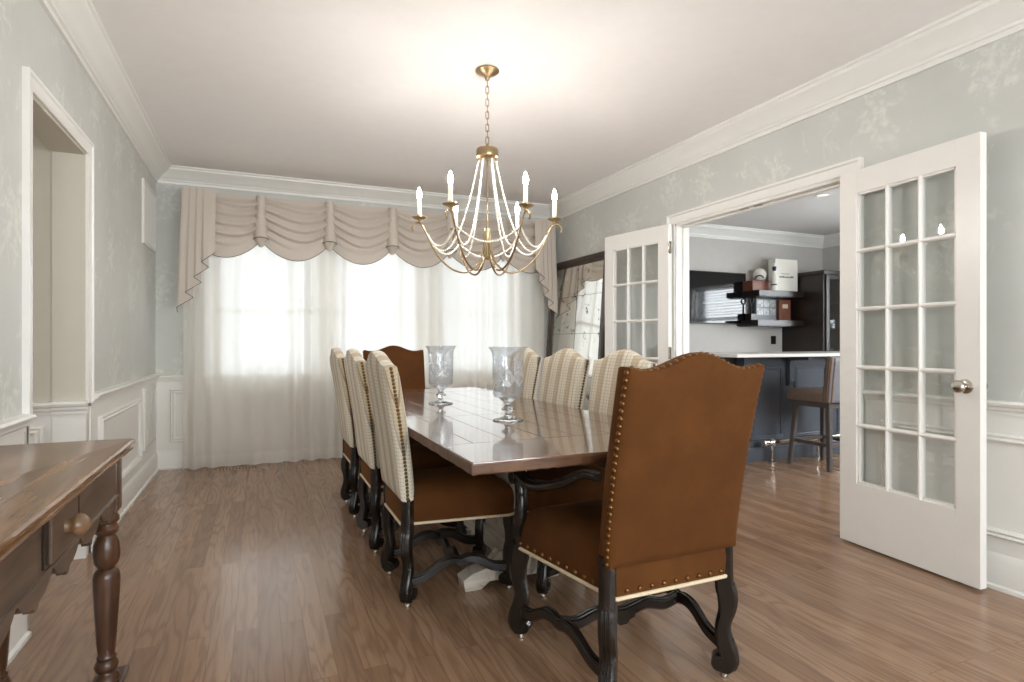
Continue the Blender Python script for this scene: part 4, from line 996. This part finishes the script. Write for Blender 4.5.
bt = thing('bottle', 'slim white bottle with a navy neck at the left front corner of the white box', 'bottle', (6.285, 5.735, 1.80))
MB().lathe([(0, .001), (.036, .001), (.038, .01), (.038, .06), (.030, .075), (.034, .10), (.042, .15), (.040, .20), (.026, .235), (.018, .26), (.018, .30), (0, .30)], n=20).build('body', M['white'], bt, 40)
MB().lathe([(.0185, .262), (.0255, .295), (.0262, .31), (.0255, .32), (.018, .32)], n=20, cap=False).build('neck_band', M['navy'], bt, 40)
MB().lathe([(.0305, .072), (.0345, .078), (.034, .088), (.0305, .092)], n=20, cap=False).build('band', M['navy'], bt, 40)
MB().lathe([(0, .30), (.024, .30), (.026, .325), (.022, .345), (.022, .36), (0, .365)], n=16).build('stopper', M['white'], bt, 40)
ph = thing('photo_display', 'small frame of round and square pictures on the lower shelf', 'picture frame', (6.31, SYB, 1.41))
MB().box(-.185, .185, -.02, .02, .001, .30, .004).build('frame', M['greyfab'], ph)
for i in range(3):
    for k in range(2): MB().box(-.165 + i * .115, -.065 + i * .115, -.0225, -.0195, .075 + k * .11, .165 + k * .11, .0).build('picture', M['photo'], ph)
MB().box(-.185, .185, -.024, -.0195, .29, .305).build('top_bar', M['black'], ph)
bk_ = thing('brown_book', 'reddish-brown book with a cream label at the right end of the lower shelf', 'book', (6.605, SYB - .02, 1.41))
MB().box(-.105, .105, -.045, .045, .001, .285, .004).build('cover', M['redwood'], bk_); MB().box(-.05, .05, -.047, -.044, .17, .225).build('label', M['label'], bk_)
sg = thing('ornament', 'small dark ornament with a round top at the left end of the lower shelf', 'ornament', (6.06, SYB, 1.41))
MB().box(-.055, .055, -.05, .05, .001, .09, .004).build('base', M['espresso'], sg); MB().lathe([(.02, .09), (.012, .10), (.012, .22), (.02, .225), (0, .23)], n=14).build('stem', M['black'], sg, 40)
mb = MB(); mb.tube([(.035 * math.cos(2 * PI * k / 20), 0, .262 + .035 * math.sin(2 * PI * k / 20)) for k in range(20)], .010, 8, loop=True, up=(0, 1, 0)); mb.build('round_top', M['black'], sg, 60)
ot = thing('wall_outlet', 'dark outlet plate on the bar room wall below the shelves', 'outlet', (6.62, BYB - .001, 1.09))
MB().box(-.045, .045, -.007, 0, 0, .115, .003).build('plate', M['black'], ot); 
mb = MB(); mb.box(-.018, .018, -.0085, -.0065, .015, .048); mb.box(-.018, .018, -.0085, -.0065, .067, .10); mb.build('sockets', M['espresso'], ot)

cb = thing('display_cabinet', 'tall espresso wood cabinet with a glass door in the bar room corner', 'cabinet', (7.19, 5.72, 0))
inv = Matrix.Translation((-7.19, -5.72, 0)); QX0, QX1, QY0, QY1, QZ = 6.79, 7.59, 5.40, BYB - .002, 2.06
mb = MB(); mb.box(QX0, QX0 + .03, QY0, QY1, 0, QZ); mb.box(QX1 - .03, QX1, QY0, QY1, 0, QZ); mb.box(QX0, QX1, QY1 - .02, QY1, 0, QZ); mb.box(QX0, QX1, QY0, QY1, 0, .9); mb.box(QX0, QX1, QY0, QY1, QZ - .05, QZ)
mb.xf(inv).build('carcase', M['espresso'], cb)
mb = MB(); mb.prism([(0, 0), (.02, .0), (.028, .03), (.028, .045), (0, .045)], lambda a, z, d: (d, QY0 - a, QZ + z - .045), QX0 - .02, QX1); mb.prism([(0, 0), (.02, 0), (.028, .03), (.028, .045), (0, .045)], lambda a, z, d: (QX0 - a, d, QZ + z - .045), QY0 - .02, QY1); mb.xf(inv).build('cornice', M['espresso'], cb)
for x0, x1 in ((QX0 + .03, 7.185), (7.19, QX1 - .03)):
    mb = MB(); s = .055; z0, z1 = .93, 2.005
    mb.box(x0, x0 + s, QY0 - .022, QY0, z0, z1); mb.box(x1 - s, x1, QY0 - .022, QY0, z0, z1); mb.box(x0 + s, x1 - s, QY0 - .022, QY0, z0, z0 + s); mb.box(x0 + s, x1 - s, QY0 - .022, QY0, z1 - s, z1); mb.xf(inv)
    dd = mb.build('door', M['espresso'], cb); MB().box(x0 + s, x1 - s, QY0 - .013, QY0 - .009, z0 + s, z1 - s).xf(inv).build('glass', M['pane'], dd)
for z in (1.28, 1.62): MB().box(QX0 + .03, QX1 - .03, QY0 + .05, QY1 - .02, z, z + .008).xf(inv).build('glass_shelf', M['pane'], cb)
for i, (x, z) in enumerate(((6.95, .9), (7.05, .9), (6.98, 1.288), (7.08, 1.288))):
    gl = thing('drinking_glass', ['clear tumbler on the cabinet floor behind the glass door, left one', 'clear tumbler on the cabinet floor behind the glass door, right one', 'clear tumbler on the lower glass shelf of the cabinet, left one', 'clear tumbler on the lower glass shelf of the cabinet, right one'][i], 'glass', (x, 5.50, z), 0, 'tumblers in the display cabinet')
    MB().lathe([(0, .001), (.034, .001), (.036, .01), (.040, .13), (.038, .13), (.034, .014), (0, .012)], n=20).build('cup', M['hurricane'], gl, 50)
dl = thing('downlight', 'flush round ceiling light in the bar room ceiling', 'ceiling light', (5.40, 4.30, ZC))
MB().lathe([(.055, -.002), (.085, -.004), (.092, -.001), (.092, 0), (.05, 0)], n=28, cap=False).build('trim_ring', M['barceil'], dl, 40); MB().lathe([(0, -.0005), (.056, -.001), (0, -.0015)], n=24).build('lens', M['downlight'], dl, 40)
